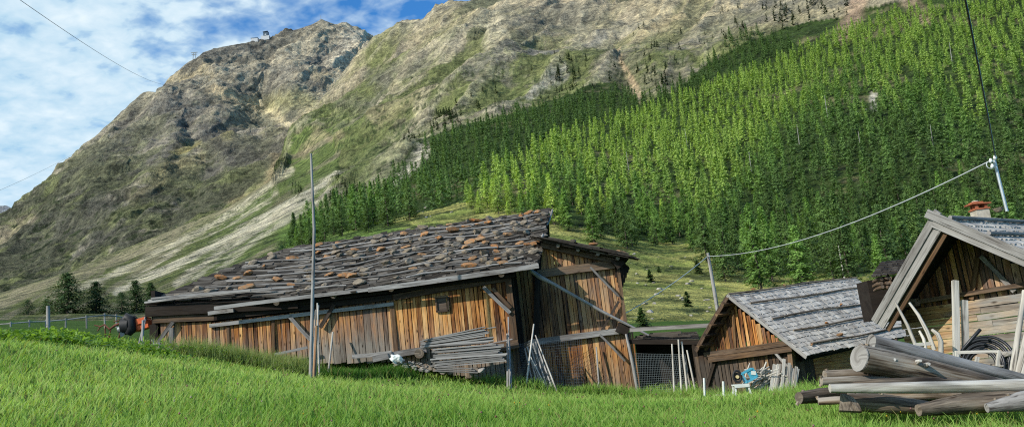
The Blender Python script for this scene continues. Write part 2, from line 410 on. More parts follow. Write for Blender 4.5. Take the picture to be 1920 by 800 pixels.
# ================================================================== meadow (near ground)
_g = [(-.25, 9, 1.14), (-4.9, 8, 1.72), (5.4, 10, .44), (-7, 4, 1.55), (0, 4, .75), (7, 4, 0.1), (14, 10, .1), (-14, 8, 2.6), (-14, 2, 2.2), (14, 2, 0), (0, -10, .6), (-20, -10, 1.5), (20, -10, 0)]
for q in [(0, 640, 18), (0, 628, 23), (0, 634, 30), (-300, 640, 24), (150, 640, 22), (150, 632, 26), (300, 668, 23), (300, 656, 31), (450, 690, 24), (450, 668, 31), (600, 705, 26), (600, 690, 31), (760, 720, 25), (760, 694, 31),
          (960, 728, 27), (960, 713, 31), (1190, 735, 31), (1190, 742, 27), (1400, 741, 24), (1330, 722, 28), (1480, 731, 25), (1600, 762, 15), (1900, 778, 13), (1900, 705, 17), (1760, 700, 19), (1600, 720, 22), (2150, 720, 16),
          (100, 612, 46), (250, 622, 40), (-200, 612, 46), (0, 604, 60), (250, 605, 60), (-300, 600, 62), (600, 640, 50), (1000, 660, 46), (1250, 618, 46), (1250, 604, 58), (1600, 606, 50), (1900, 606, 45), (2300, 600, 45)]:
    _g.append(tuple(P(*q)))
_g = np.array(_g); _gt = TPS(_g[:, :2] / 10, _g[:, 2])
def ground_z(x, y):
    q = np.stack(np.broadcast_arrays(np.asarray(x, float), np.asarray(y, float)), -1)
    z = _gt(q / 10); p3 = np.concatenate([q * .5, np.zeros(q.shape[:-1] + (1,))], -1)
    return z + (fbm(p3, 3) - .5) * .16 - .16 * (q[..., 1] < 33) * sstep(-60, 0, q[..., 1]) * sstep(36, 30, q[..., 1])
def gz(x, y): return float(ground_z(np.array([x]), np.array([y]))[0])
xs = np.linspace(-42, 42, 240); ys = np.concatenate([np.linspace(-12, 36, 180), np.linspace(36.5, 66, 60)])
X, Y = np.meshgrid(xs, ys); Z = ground_z(X, Y)
V = np.stack([X, Y, Z], -1).reshape(-1, 3)
def gridF(ny, nx):
    i = np.arange(ny * nx).reshape(ny, nx); return np.stack([i[:-1, :-1], i[:-1, 1:], i[1:, 1:], i[1:, :-1]], -1).reshape(-1, 4)
t = NT('meadow_soil'); co = t.n('ShaderNodeTexCoord').outputs['Object']
n1 = t.noise(co, .35, 5, .6); n2 = t.noise(co, 9, 5, .7)
c = t.mix(t.rng(n1, .3, .7, 0, 1), (.035, .075, .016, 1), (.075, .14, .028, 1)); c = t.mix(t.rng(n2, .3, .75, 0, .6), c, (.03, .045, .014, 1))
M['meadow'] = t.done(t.bsdf(c, .95, t.bump(n2, .8, .1), spec=.05))
me = mesh_np('ground', V, gridF(len(ys), len(xs)), smooth=True)
ground = tag(obj('ground', me, 'meadow'), 'green hay meadow sloping down to the right in front of the barns', None, None, 'structure')

# ================================================================== hillside and mountain
_b = [(-300, 640, 66), (0, 606, 62), (0, 592, 100), (0, 570, 350), (0, 550, 700), (-300, 600, 250), (-300, 585, 700), (250, 612, 62), (250, 580, 140), (250, 520, 450), (250, 462, 900), (130, 505, 800),
      (430, 620, 60), (430, 560, 100), (430, 480, 350), (430, 430, 600), (430, 392, 950), (560, 620, 60), (560, 540, 100), (560, 450, 300), (560, 380, 550), (560, 312, 1050), (545, 245, 1250), (600, 190, 1400), (650, 140, 1500),
      (700, 620, 55), (700, 440, 230), (700, 380, 400), (700, 300, 700), (700, 200, 1000), (710, 72, 1650), (860, 620, 55), (860, 450, 190), (860, 390, 290), (860, 300, 480), (860, 200, 760), (860, 100, 1100), (860, 5, 1500), (780, 33, 1580),
      (1030, 620, 52), (1030, 440, 190), (1030, 350, 320), (1030, 250, 520), (1030, 170, 780), (1030, 80, 1080), (1030, -20, 1500), (1250, 620, 46), (1250, 603, 56), (1250, 520, 130), (1250, 455, 230), (1250, 330, 360), (1250, 200, 600), (1250, 100, 840), (1250, 0, 1150), (1250, -80, 1450),
      (1500, 620, 46), (1500, 480, 190), (1500, 330, 320), (1500, 150, 560), (1500, 60, 780), (1500, -40, 1100), (1750, 620, 44), (1750, 460, 180), (1750, 300, 300), (1750, 100, 520), (1750, 0, 700), (1750, -80, 950),
      (2150, 640, 44), (2150, 450, 180), (2150, 300, 300), (2150, 0, 650), (2150, -80, 900)]
_bt = TPS([(a / 400, b / 400) for a, b, _ in _b], [math.log(c) for *_, c in _b])
B_TOP = [(-300, 590), (0, 549), (136, 505), (260, 456), (430, 388), (520, 335), (560, 300), (552, 268), (545, 245)]
B_TOP = [(-300, 592), (0, 549), (136, 505), (260, 456), (430, 388), (510, 338), (540, 262), (560, 232), (600, 192), (640, 148), (675, 105), (711, 74), (753, 42), (792, 40), (818, 12), (850, 6), (881, 4), (900, -2), (960, -4), (1007, -8), (1100, -40), (1300, -80), (1600, -80), (2200, -80)]
A_TOP = [(-300, 560), (-120, 470), (0, 409), (28, 398), (81, 356), (119, 312), (162, 275), (200, 237), (244, 194), (269, 172), (294, 171), (312, 153), (350, 122), (381, 99), (400, 90), (437, 85), (466, 79), (512, 71), (550, 57), (587, 47), (603, 40), (625, 50), (650, 54), (675, 58), (694, 68), (712, 76), (760, 100), (900, 160)]
_a = [(-300, 560, 1900), (0, 409, 2000), (162, 275, 2150), (269, 172, 2350), (400, 90, 2550), (512, 71, 2700), (603, 40, 2850), (711, 74, 2800), (900, 160, 2700), (0, 600, 1100), (200, 560, 1200), (400, 420, 1350), (545, 320, 1450), (560, 240, 1950), (640, 170, 2250), (900, 300, 1700),
      (500, 235, 2130), (430, 190, 2220), (300, 300, 1850), (200, 400, 1550), (440, 290, 1800), (450, 350, 1480), (620, 110, 2550), (520, 140, 2400), (330, 210, 2150), (-300, 640, 1200), (900, 400, 1300)]
_at = TPS([(a / 400, b / 400) for a, b, _ in _a], [math.log(c) for *_, c in _a])
def terrain(name, x0, x1, dx, top, bottom, ny, tps, amp, gam=1.0, back=14, features=()):
    px = np.arange(x0, x1 + dx, dx); ty = np.array([interp(top, x) for x in px]); by = np.full_like(px, bottom) if np.isscalar(bottom) else np.array([interp(bottom, x) for x in px])
    s = np.linspace(0, 1, ny)[:, None] ** gam
    PX = np.broadcast_to(px, (ny, len(px))); PY = by + (ty - by) * s
    D = np.exp(tps(np.stack([PX / 400, PY / 400], -1)))
    for pts, wd, am in features:                                     # spurs (am<0: towards the valley) and gullies
        d, _ = poly_dist(PX, PY, pts); D = D * (1 + am * np.exp(-(d / wd) ** 2))
    Wd = PN(PX, PY, D)
    # normals of the smooth sheet, then eroded relief along them
    du = np.gradient(Wd, axis=1); dv = np.gradient(Wd, axis=0); N = np.cross(du, dv); N /= np.linalg.norm(N, axis=-1, keepdims=True) + 1e-9
    N = N * np.sign((N * (CAM - Wd)).sum(-1, keepdims=True))
    return px, PX, PY, D, Wd, N
def relief(Wd, D, N, parts):
    h = 0
    for (L, k, rid, o, seed) in parts:
        q = Wd / L; n = fbm(q, o, .55, rid, seed); h = h + k * (n - (.62 if rid else .5))
    return h
def add_back(Wd, n, drop, away):
    last = Wd[-1]; dirn = last - CAM; dirn[:, 2] = 0; dirn /= np.linalg.norm(dirn, axis=1, keepdims=True)
    rows = [last + dirn * away * (k + 1) ** 1.2 - np.array([0, 0, drop * (k + 1)]) for k in range(n)]
    return np.concatenate([Wd, np.stack(rows)])
def rocky(name, k0, bd, bs):
    """broken rock: grain, ledges and crack lines in several sizes over the surveyed ground cover"""
    t = NT(name); co = t.n('ShaderNodeTexCoord').outputs['Object']; ca = t.attr('col').outputs['Color']
    tilt = t.n('ShaderNodeVectorRotate', rotation_type='EULER_XYZ'); t.set(tilt, 'Vector', co); tilt.inputs['Rotation'].default_value = (.5, .35, .3)
    led = t.vmul(tilt.outputs[0], (1, 1, 1.5))
    def rdg(vec, sc, det, ro): n = t.noise(vec, sc, det, ro, .3); return t.math('SUBTRACT', 1.0, t.math('ABSOLUTE', t.math('MULTIPLY_ADD', n, 2.0, -1.0)))
    n1 = t.noise(led, .022 * k0, 9, .66); n2 = t.noise(co, .11 * k0, 6, .75); n3 = t.noise(co, .55 * k0, 3, .8)
    r1 = rdg(led, .016 * k0, 7, .6); r2 = rdg(co, .06 * k0, 6, .6)
    k = t.math('ADD', t.math('MULTIPLY', n1, .34), t.math('ADD', t.math('MULTIPLY', n2, .36), t.math('MULTIPLY', n3, .30)))
    kk = t.ramp(t.rng(k, .40, .60, 0, 1), [(0, (.52, .52, .53)), (.33, (1.18, 1.17, 1.14)), (.6, (1.85, 1.80, 1.68)), (1, (3.0, 2.85, 2.5))])
    c = t.mix(1, ca, kk, 'MULTIPLY')
    c = t.mix(t.math('MULTIPLY', t.rng(r1, .90, .985, 0, 1), .5), c, t.mix(1, c, (.28, .28, .30, 1), 'MULTIPLY'))
    c = t.mix(t.math('MULTIPLY', t.rng(r2, .90, .985, 0, 1), .32), c, t.mix(1, c, (.35, .35, .36, 1), 'MULTIPLY'))
    c = t.mix(t.rng(n3, .63, .70, 0, .55), c, (.46, .44, .38, 1))
    h = t.math('SUBTRACT', t.math('ADD', k, t.math('MULTIPLY', n1, .6)), t.math('MULTIPLY', t.math('ADD', t.math('POWER', r1, 8.0), t.math('POWER', r2, 8.0)), .12))
    return t.done(t.bsdf(c, .95, t.bump(h, bs, bd), spec=.05))
M['mountain'] = rocky('mountain_ground', 1.0, 16.0, .85)
M['alp'] = rocky('alp_ground', 2.0, 6.0, .8)
def lerp3(a, b, f): return a + (np.array(b) - a) * np.clip(f, 0, 1)[..., None]

# ---- far summit
px, PX, PY, D, Wd, N = terrain('far', -300, 900, 2.2, A_TOP, [(-300, 640), (0, 600), (200, 560), (450, 440), (560, 360), (640, 280), (760, 230), (900, 330)], 290, _at, 0,
    features=[([(603, 42), (590, 90), (560, 130), (540, 170)], 24, -.02), ([(470, 200), (520, 225), (545, 245)], 30, .018), ([(700, 85), (640, 150), (560, 240)], 20, .02),
              ([(500, 80), (510, 140), (490, 190)], 22, .012), ([(300, 175), (330, 260), (300, 330), (220, 420)], 22, -.02), ([(430, 290), (500, 300), (540, 270)], 20, -.022), ([(350, 250), (400, 330), (330, 420)], 18, .016), ([(200, 245), (170, 350), (90, 440)], 22, -.018), ([(260, 300), (230, 380), (130, 480)], 18, .016)])
dsc = (D / 2000)
dg = np.stack([(Wd[..., 0] * .82 - Wd[..., 2] * .57) / 85, (Wd[..., 0] * .57 + Wd[..., 2] * .82) / 520, Wd[..., 1] / 900], -1); rib = fbm(dg, 5, .5, True, 71) - .62
h = 26 * rib * 1.0 + relief(Wd, D, N, [(420, 62, True, 6, 1), (150, 26, True, 6, 2), (60, 11, True, 5, 3), (24, 5, False, 4, 4)])
edge = np.clip((1 - np.linspace(0, 1, 290)[:, None]) / .04, .25, 1)
up = N * .8 + np.array([0, 0, .6]); W2 = Wd + up * (h * edge * dsc)[..., None]
WA, PXA, PYA = W2, PX, PY
steep = 1 - np.abs(np.cross(np.gradient(W2, axis=1), np.gradient(W2, axis=0))[..., 2] / (np.linalg.norm(np.cross(np.gradient(W2, axis=1), np.gradient(W2, axis=0)), axis=-1) + 1e-9))
hz = W2[..., 2]; nf = fbm(W2 / 16, 3, .7, False, 13) - .5; nA = fbm(W2 / 260, 5, .55, False, 8) + .16 * nf; nB = fbm(W2 / 70, 5, .6, False, 9) + .3 * nf; nC = fbm(W2 / 130, 4, .6, False, 12) + .34 * nf
col = np.broadcast_to(np.array([.19, .176, .146]), W2.shape).copy()                       # grey-tan rock
col = lerp3(col, (.37, .31, .195), sstep(.47, .60, nA) * sstep(330, 230, PY) * .9)                 # ochre upper slopes
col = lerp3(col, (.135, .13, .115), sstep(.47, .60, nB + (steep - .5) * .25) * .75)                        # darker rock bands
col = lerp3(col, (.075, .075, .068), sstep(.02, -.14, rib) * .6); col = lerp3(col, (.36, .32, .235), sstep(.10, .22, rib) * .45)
low = sstep(230, 400, PY + 60 * (nA - .5) - .0 * PX)
col = lerp3(col, (.105, .118, .055), sstep(.38, .54, nC + .14 * low) * (.4 + .6 * low) * sstep(130, 260, PY))   # alpine turf
col = lerp3(col, (.062, .064, .048), low * .85 * sstep(.38, .52, nB) * sstep(270, 380, PY + .12 * PX))      # dwarf-pine and dark crags
for pts, wd, cc_, a in [([(700, 82), (655, 128), (620, 180), (575, 228), (545, 245)], 11, (.44, .38, .27), .9), ([(480, 205), (520, 222), (545, 246)], 9, (.50, .43, .28), .8), ([(400, 185), (440, 200), (480, 212)], 10, (.45, .36, .22), .7),
                        ([(330, 290), (400, 275), (430, 272)], 9, (.33, .29, .12), .8), ([(690, 60), (660, 100), (630, 120)], 16, (.42, .38, .30), .7), ([(250, 380), (330, 330), (380, 310)], 8, (.24, .21, .12), .6), ([(505, 330), (520, 300), (500, 360), (440, 390)], 9, (.30, .24, .15), .6),
                        ([(610, 55), (560, 95), (500, 120), (430, 130)], 18, (.36, .32, .23), .5), ([(515, 205), (560, 190), (590, 200)], 16, (.26, .25, .12), .6), ([(0, 460), (40, 430), (70, 420)], 8, (.30, .25, .18), .5), ([(560, 270), (555, 300), (545, 320)], 7, (.34, .29, .2), .5)]:
    d, _ = poly_dist(PX + 26 * (nB - .5), PY + 20 * (nC - .5), pts); col = lerp3(col, cc_, a * np.exp(-(d / wd) ** 2))
for pts, wd, a in [([(395, 285), (440, 292), (490, 300), (525, 285)], 15, .8), ([(300, 260), (360, 240), (420, 215), (425, 200)], 9, .35), ([(360, 170), (400, 200), (430, 212)], 7, .3), ([(545, 265), (540, 300)], 9, .6), ([(130, 350), (220, 290), (260, 210)], 14, .45), ([(180, 400), (290, 370), (350, 360)], 16, .4), ([(20, 470), (120, 430), (220, 440), (330, 400)], 16, .5)]:
    d, _ = poly_dist(PX + 40 * (nB - .5), PY + 34 * (nC - .5), pts); col = lerp3(col, (.075, .073, .066), a * np.exp(-(d / wd) ** 2))
shr = sstep(.60, .66, fbm(W2 / 13, 3, .7, False, 15)) * sstep(300, 420, PY); col = lerp3(col, (.022, .032, .015), shr * .85)
W3 = add_back(W2, 8, 60, 60); col = np.concatenate([col, np.repeat(col[-1:], 8, 0)]) * 1.04
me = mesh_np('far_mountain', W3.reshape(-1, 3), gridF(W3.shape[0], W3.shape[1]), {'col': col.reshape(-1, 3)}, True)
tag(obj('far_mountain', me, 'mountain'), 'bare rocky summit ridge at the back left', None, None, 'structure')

# ---- main mountainside with the wooded slope
px, PX, PY, D, Wd, N = terrain('side', -300, 2200, 2.2, B_TOP, [(-300, 660), (0, 606), (250, 612), (400, 622), (2200, 622)], 310, _bt, 0, gam=.92,
    features=[([(860, 5), (840, 100), (760, 200), (700, 250)], 26, -.03), ([(790, 40), (740, 140), (660, 240)], 18, .025), ([(1010, 0), (950, 120), (860, 170)], 30, -.04), ([(930, 30), (900, 100), (820, 180)], 16, .025), ([(1165, 60), (1165, 130), (1205, 190)], 16, .03), ([(1100, 20), (1080, 110), (1000, 150)], 30, -.02),
              ([(1280, 20), (1230, 90), (1240, 150)], 22, -.03), ([(1350, 60), (1300, 160)], 18, .02), ([(1400, 130), (1200, 240), (1000, 310), (880, 375)], 30, -.025), ([(1600, 200), (1400, 330), (1250, 400)], 50, -.02)])
fade = sstep(50, 260, D); dsc = D / 1000
dg = np.stack([(Wd[..., 0] * .80 - Wd[..., 2] * .60) / 48, (Wd[..., 0] * .60 + Wd[..., 2] * .80) / 330, Wd[..., 1] / 500], -1); rib2 = fbm(dg, 5, .5, True, 72) - .62
h = 15 * rib2 + relief(Wd, D, N, [(300, 34, True, 6, 21), (110, 13, True, 6, 22), (45, 5, True, 5, 23), (18, 1.8, False, 4, 24)])
wx = 26 * (fbm(Wd / 60, 4, .55, False, 61) - .5) + 7 * (fbm(Wd / 12, 3, .6, False, 62) - .5); wy = 26 * (fbm(Wd / 60, 4, .55, False, 63) - .5) + 7 * (fbm(Wd / 12, 3, .6, False, 64) - .5)
talus = inside(PX + wx, PY + wy, [(-300, 592), (0, 545), (430, 380), (545, 320), (560, 250), (620, 240), (640, 330), (560, 430), (300, 600), (0, 640), (-300, 660)])
forest = inside(PX, PY, [(560, 450), (700, 370), (800, 275), (950, 210), (1150, 150), (1200, 200), (1330, 120), (1480, 60), (1700, 10), (2200, -80), (2200, 640), (560, 640)])
amp = np.where(talus, .22, 1) * np.where(forest, .35, 1)
for _ in range(6):
    amp[1:-1, 1:-1] = (amp[:-2, 1:-1] + amp[2:, 1:-1] + amp[1:-1, :-2] + amp[1:-1, 2:]) / 4
up = N * .7 + np.array([0, 0, .7]); edge = np.clip((1 - np.linspace(0, 1, 310)[:, None]) / .04, .3, 1)
W2 = Wd + up * (h * amp * fade * edge * dsc)[..., None]
W2[..., 2] -= .5 * (1 - sstep(50, 75, D))
WB, PXB, PYB, DB = W2, PX, PY, D
nA = fbm(W2 / 170, 5, .55, False, 31); nB = fbm(W2 / 45, 5, .6, False, 32); nC = fbm(W2 / 90, 4, .6, False, 33); nD = fbm(W2 / 9, 4, .7, False, 34); nA += .16 * (nD - .5); nB += .34 * (nD - .5); nC += .4 * (nD - .5)
cr = np.cross(np.gradient(W2, axis=1), np.gradient(W2, axis=0)); steep = 1 - np.abs(cr[..., 2]) / (np.linalg.norm(cr, axis=-1) + 1e-9)
col = np.broadcast_to(np.array([.172, .158, .115]), W2.shape).copy()
alt = sstep(330, 60, PY + 50 * (nA - .5) + .22 * (PX - 900))
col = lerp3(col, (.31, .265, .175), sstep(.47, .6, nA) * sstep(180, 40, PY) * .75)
col = lerp3(col, (.125, .12, .105), sstep(.48, .6, nB + (steep - .5) * .2) * .7)
col = lerp3(col, (.115, .13, .05), sstep(.36, .50, nC) * sstep(10, 120, PY) * .9)
col = lerp3(col, (.08, .105, .036), sstep(.38, .52, nB) * sstep(100, 270, PY) * .75)
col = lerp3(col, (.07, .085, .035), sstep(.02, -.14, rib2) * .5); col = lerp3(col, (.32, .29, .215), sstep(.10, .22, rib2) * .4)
tal = sstep(0, 1, talus.astype(float)); nT = fbm(np.stack([(PX * .5 + PY * .86) / 9, (PX * .86 - PY * .5) / 160, np.zeros_like(PX)], -1), 4, .6, False, 41)
col = np.where(talus[..., None], lerp3(np.broadcast_to(np.array([.135, .13, .082]), W2.shape), (.075, .09, .034), sstep(.36, .52, nT + .25 * (nC - .5))), col)
col = np.where((talus & (PX > 330))[..., None], lerp3(col, (.08, .115, .035), .65 * sstep(330, 480, PX) * sstep(.34, .5, nT)), col)
low = inside(PX + wx, PY + wy, [(560, 450), (900, 380), (1050, 420), (1180, 460), (1290, 460), (1400, 520), (2200, 500), (2200, 640), (300, 640), (350, 560)])
col = np.where(low[..., None], lerp3(np.broadcast_to(np.array([.225, .225, .075]), W2.shape), (.13, .16, .045), sstep(.42, .58, nB)), col)
grn = inside(PX + wx, PY + wy, [(500, 560), (520, 430), (590, 400), (700, 380), (760, 440), (760, 520)])
gs = grn.astype(float)
for _ in range(10): gs[1:-1, 1:-1] = (gs[:-2, 1:-1] + gs[2:, 1:-1] + gs[1:-1, :-2] + gs[1:-1, 2:]) / 4
col = lerp3(col, (.085, .145, .035), gs * .85)
fst = forest & ~low
col = np.where(fst[..., None], lerp3(np.broadcast_to(np.array([.030, .050, .014]), W2.shape), (.10, .10, .05), sstep(.60, .70, nB)), col)  # forest floor coloured dark so gaps read as shade and undergrowth
for pts, wd, cc_, a in [([(548, 322), (470, 378), (400, 420), (300, 470), (210, 515), (150, 540)], 5.5, (.44, .41, .30), .9), ([(715, 280), (660, 305), (620, 332), (540, 385), (400, 460), (300, 510), (220, 545)], 7, (.46, .43, .33), .95), ([(660, 318), (560, 380), (500, 418), (400, 480), (330, 530)], 6, (.44, .41, .32), .85),
                        ([(640, 345), (560, 400), (470, 450), (360, 520)], 3, (.42, .40, .31), .7), ([(520, 360), (420, 425), (330, 470), (250, 520)], 3, (.42, .39, .30), .7), ([(690, 300), (600, 345), (500, 405), (330, 500)], 3, (.44, .42, .33), .7), ([(600, 355), (520, 420), (440, 480), (380, 530)], 5, (.40, .38, .29), .7), ([(430, 385), (300, 450), (150, 512), (0, 565)], 9, (.27, .245, .16), .7), ([(745, 345), (775, 315), (800, 290)], 9, (.46, .43, .35), .9), ([(705, 82), (655, 150), (600, 200), (560, 240)], 8, (.40, .34, .24), .6),
                        ([(930, 60), (945, 75), (920, 100)], 14, (.50, .45, .33), .7), ([(860, 140), (820, 160), (780, 200)], 10, (.47, .42, .28), .75), ([(1160, 90), (1165, 125), (1185, 150), (1207, 190)], 6, (.40, .31, .20), .9), ([(1130, 60), (1060, 100), (1000, 110)], 10, (.24, .23, .20), .8), ([(1280, 10), (1210, 50), (1180, 90)], 7, (.40, .33, .20), .6),
                        ([(1060, 145), (1010, 165), (990, 180)], 7, (.36, .34, .28), .8), ([(1620, 0), (1600, 40), (1580, 70)], 16, (.36, .26, .19), .8), ([(1700, 5), (1740, 30)], 12, (.34, .25, .18), .6), ([(700, 230), (760, 190), (850, 150), (950, 90)], 9, (.33, .28, .18), .5), ([(640, 270), (600, 250), (570, 290)], 10, (.30, .25, .16), .6),
                        ([(1640, 175), (1640, 200)], 7, (.40, .38, .34), .8), ([(1000, 20), (1060, 5), (1120, 15), (1180, 20)], 16, (.40, .34, .24), .6), ([(880, 60), (820, 110), (760, 150), (700, 190)], 7, (.42, .37, .27), .6), ([(810, 60), (770, 110), (730, 160)], 6, (.42, .36, .24), .5)]:
    d, tt = poly_dist(PX + 16 * (nB - .5) + 6 * (nD - .5), PY + 12 * (nC - .5) + 6 * (nD - .5), pts); col = lerp3(col, np.array(cc_) * .76, a * np.exp(-(d / wd) ** 4) * np.clip(.25 + 1.5 * nD, 0, 1.1))
for pts, wd, a in [([(700, 150), (760, 130), (790, 110)], 14, .55), ([(640, 200), (700, 190), (720, 150)], 12, .5), ([(1070, 40), (1000, 60), (960, 100)], 24, .5), ([(760, 60), (740, 100)], 8, .5), ([(640, 330), (700, 290), (760, 250)], 14, .35)]:
    d, _ = poly_dist(PX + 40 * (nB - .5), PY + 34 * (nC - .5), pts); col = lerp3(col, (.10, .095, .085), a * np.exp(-(d / wd) ** 2))
shr = sstep(.59, .65, fbm(W2 / 7, 3, .7, False, 45)) * sstep(60, 200, PY + .1 * (PX - 900)) * (~talus | (nC > .5)); col = lerp3(col, (.025, .04, .016), shr * .8)
W3 = add_back(W2, 8, 40, 40); col = np.concatenate([col, np.repeat(col[-1:], 8, 0)])
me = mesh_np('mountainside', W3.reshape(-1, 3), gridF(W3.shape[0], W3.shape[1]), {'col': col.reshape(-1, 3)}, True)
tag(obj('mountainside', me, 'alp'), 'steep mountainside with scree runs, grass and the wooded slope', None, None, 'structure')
# ---- pale peak beyond the left edge
q = [PN(np.array([x]), np.array([y]), np.array([4200.]))[0] for x, y in [(-400, 460), (-200, 420), (-60, 400), (-30, 388), (12, 385), (34, 396), (60, 420), (160, 470)]]
V = []
for p in q: V += [p, p + np.array([0, 500, -160]), p + np.array([0, -300, -260.])]
V = np.array(V); F = []
for i in range(len(q) - 1):
    a = 3 * i; F += [(a, a + 2, a + 5, a + 3), (a + 1, a, a + 3, a + 4)]
me = mesh_np('distant_peak', V, np.array(F), {'col': np.tile([[.20, .21, .22]], (len(V), 1))})
tag(obj('distant_peak', me, 'mountain'), 'small hazy grey peak far beyond the left edge', None, None, 'structure')

def surf_index(W, PXg, PYg):
    pxs = PXg[0]
    def f(x, y):
        """a point of the terrain sheet, found through its survey coordinates"""
        i = np.clip((x - pxs[0]) / (pxs[1] - pxs[0]), 0, len(pxs) - 2); i0 = int(i); fi = i - i0
        c = PYg[:, i0]; j = np.interp(-y, -c[::1], np.arange(len(c))); j0 = int(min(j, len(c) - 2)); fj = j - j0
        a = W[j0, i0] * (1 - fi) + W[j0, i0 + 1] * fi; b = W[j0 + 1, i0] * (1 - fi) + W[j0 + 1, i0 + 1] * fi
        return a * (1 - fj) + b * fj
    return f
onB = surf_index(WB, PXB, PYB); onA = surf_index(WA, PXA, PYA)
def crest(Wg, x):
    X, Y = proj(Wg.reshape(-1, 3)); m = np.abs(X - x) < 5; i = np.where(m)[0]; return Wg.reshape(-1, 3)[i[np.argmin(Y[i])]]

# ================================================================== conifers
def conifer(seed, h, rad, nb, per, size, cols, bare=.10, droop=.25, power=.85, tri=True, irregular=.35):
    """leaf clumps hung on boughs; returns vertices, faces(3), colours of a crown and bough list"""
    r = np.random.default_rng(seed); V = []; C = []
    c0, c1 = np.array(cols[0]), np.array(cols[1])
    t = bare + (1 - bare) * (np.arange(nb) + r.uniform(0, 1, nb)) / nb; t = t ** 0.92
    az = r.uniform(0, 2 * math.pi, nb); ln = rad * np.maximum((1 - t), .02) ** power * r.uniform(1 - irregular, 1 + irregular * .6, nb)
    bt = r.uniform(.74, 1.22, nb)
    for k in range(nb):
        for j in range(per):
            f = .15 + .85 * (j + r.uniform(0, 1)) / per; L = ln[k] * f
            c = np.array([math.cos(az[k]) * L, math.sin(az[k]) * L, t[k] * h - droop * L * f + r.normal() * .05 * h * .3])
            c[:2] += r.normal(size=2) * rad * .06
            s = size * r.uniform(.6, 1.35) * (.6 + .5 * (1 - t[k]))
            d = np.array([math.cos(az[k]), math.sin(az[k]), -.55 - droop + r.normal() * .3]); d /= np.linalg.norm(d)
            sd = np.cross(d, np.array([0, 0, 1.])) + r.normal(size=3) * .16; sd /= np.linalg.norm(sd)
            up_ = np.array([0, 0, 1.]) * r.uniform(.2, .9)
            V += [c - sd * s * .62 - d * s * .25, c + sd * s * .62 - d * s * .25, c + d * s * .62 + sd * s * .5 * r.normal()]
            cc = (c0 + (c1 - c0) * np.clip(f * .8 + r.normal() * .14, 0, 1)) * (.55 + .6 * t[k]) * bt[k]  # inner needles darker; shading also painted in, dim base to bright top
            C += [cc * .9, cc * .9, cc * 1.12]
    n = len(V); V = np.array(V); tip = np.array([[-.08 * rad, 0, h * .93], [.08 * rad, .02, h * .93], [0, 0, h * 1.02]])
    V = np.r_[V, tip]; C = np.r_[np.array(C), np.tile(c1, (3, 1))]
    return V, np.arange(len(V)).reshape(-1, 3), C
def trunk_mb(h, r):
    m = MB(); m.tube([(0, 0, -.6), (0, 0, h * .3), (.02 * h, 0, h * .6), (0, 0, h * .97)], [r, r * .8, r * .45, r * .08], 6); return m
# ================================================================== hillside forest
LAR = [conifer(100 + i, 1.0, .27 + .04 * (i % 3), 95, 9, .047, [(0, 0, 0), (1, 1, 1)], .03 + .03 * (i % 2), .16, .85) for i in range(7)]
SPR = [conifer(150 + i, 1.0, .26 + .04 * (i % 2), 90, 9, .045, [(0, 0, 0), (1, 1, 1)], .03, .25, .85) for i in range(4)]
CLS = {'dark': ((.060, .105, .034), (.165, .27, .085)), 'mid': ((.10, .20, .046), (.27, .44, .115)), 'bright': ((.22, .355, .065), (.57, .72, .19))}  # crown tints mix species colour with painted-in sun and shade
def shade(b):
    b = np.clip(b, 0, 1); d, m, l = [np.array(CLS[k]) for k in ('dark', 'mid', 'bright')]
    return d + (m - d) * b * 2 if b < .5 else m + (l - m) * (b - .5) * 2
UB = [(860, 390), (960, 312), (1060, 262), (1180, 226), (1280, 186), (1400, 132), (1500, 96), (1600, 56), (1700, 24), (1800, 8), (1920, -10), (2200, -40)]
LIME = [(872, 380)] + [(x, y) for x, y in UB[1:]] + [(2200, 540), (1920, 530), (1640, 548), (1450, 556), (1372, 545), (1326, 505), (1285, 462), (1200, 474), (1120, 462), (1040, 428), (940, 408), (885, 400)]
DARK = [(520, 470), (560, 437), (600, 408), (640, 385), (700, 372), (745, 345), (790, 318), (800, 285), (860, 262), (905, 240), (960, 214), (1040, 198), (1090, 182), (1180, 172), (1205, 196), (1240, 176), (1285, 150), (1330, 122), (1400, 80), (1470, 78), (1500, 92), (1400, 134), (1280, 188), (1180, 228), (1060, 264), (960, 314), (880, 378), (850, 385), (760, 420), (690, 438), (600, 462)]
HOLES = [((1635, 190), 17), ((1700, 150), 12), ((1790, 150), 14), ((1270, 250), 9), ((1250, 220), 8), ((1560, 140), 9), ((1730, 205), 10)]
trees = []; cell = {}
r = np.random.default_rng(55)
bx = r.uniform(520, 2190, 60000); by = r.uniform(-70, 560, 60000)
okL = inside(bx, by, LIME); okD = inside(bx, by, DARK)
dd = np.exp(_bt(np.stack([bx / 400, by / 400], -1))); acc = r.uniform(0, 1, 60000) < np.clip((dd / 620) ** 1.5, 0, 1)
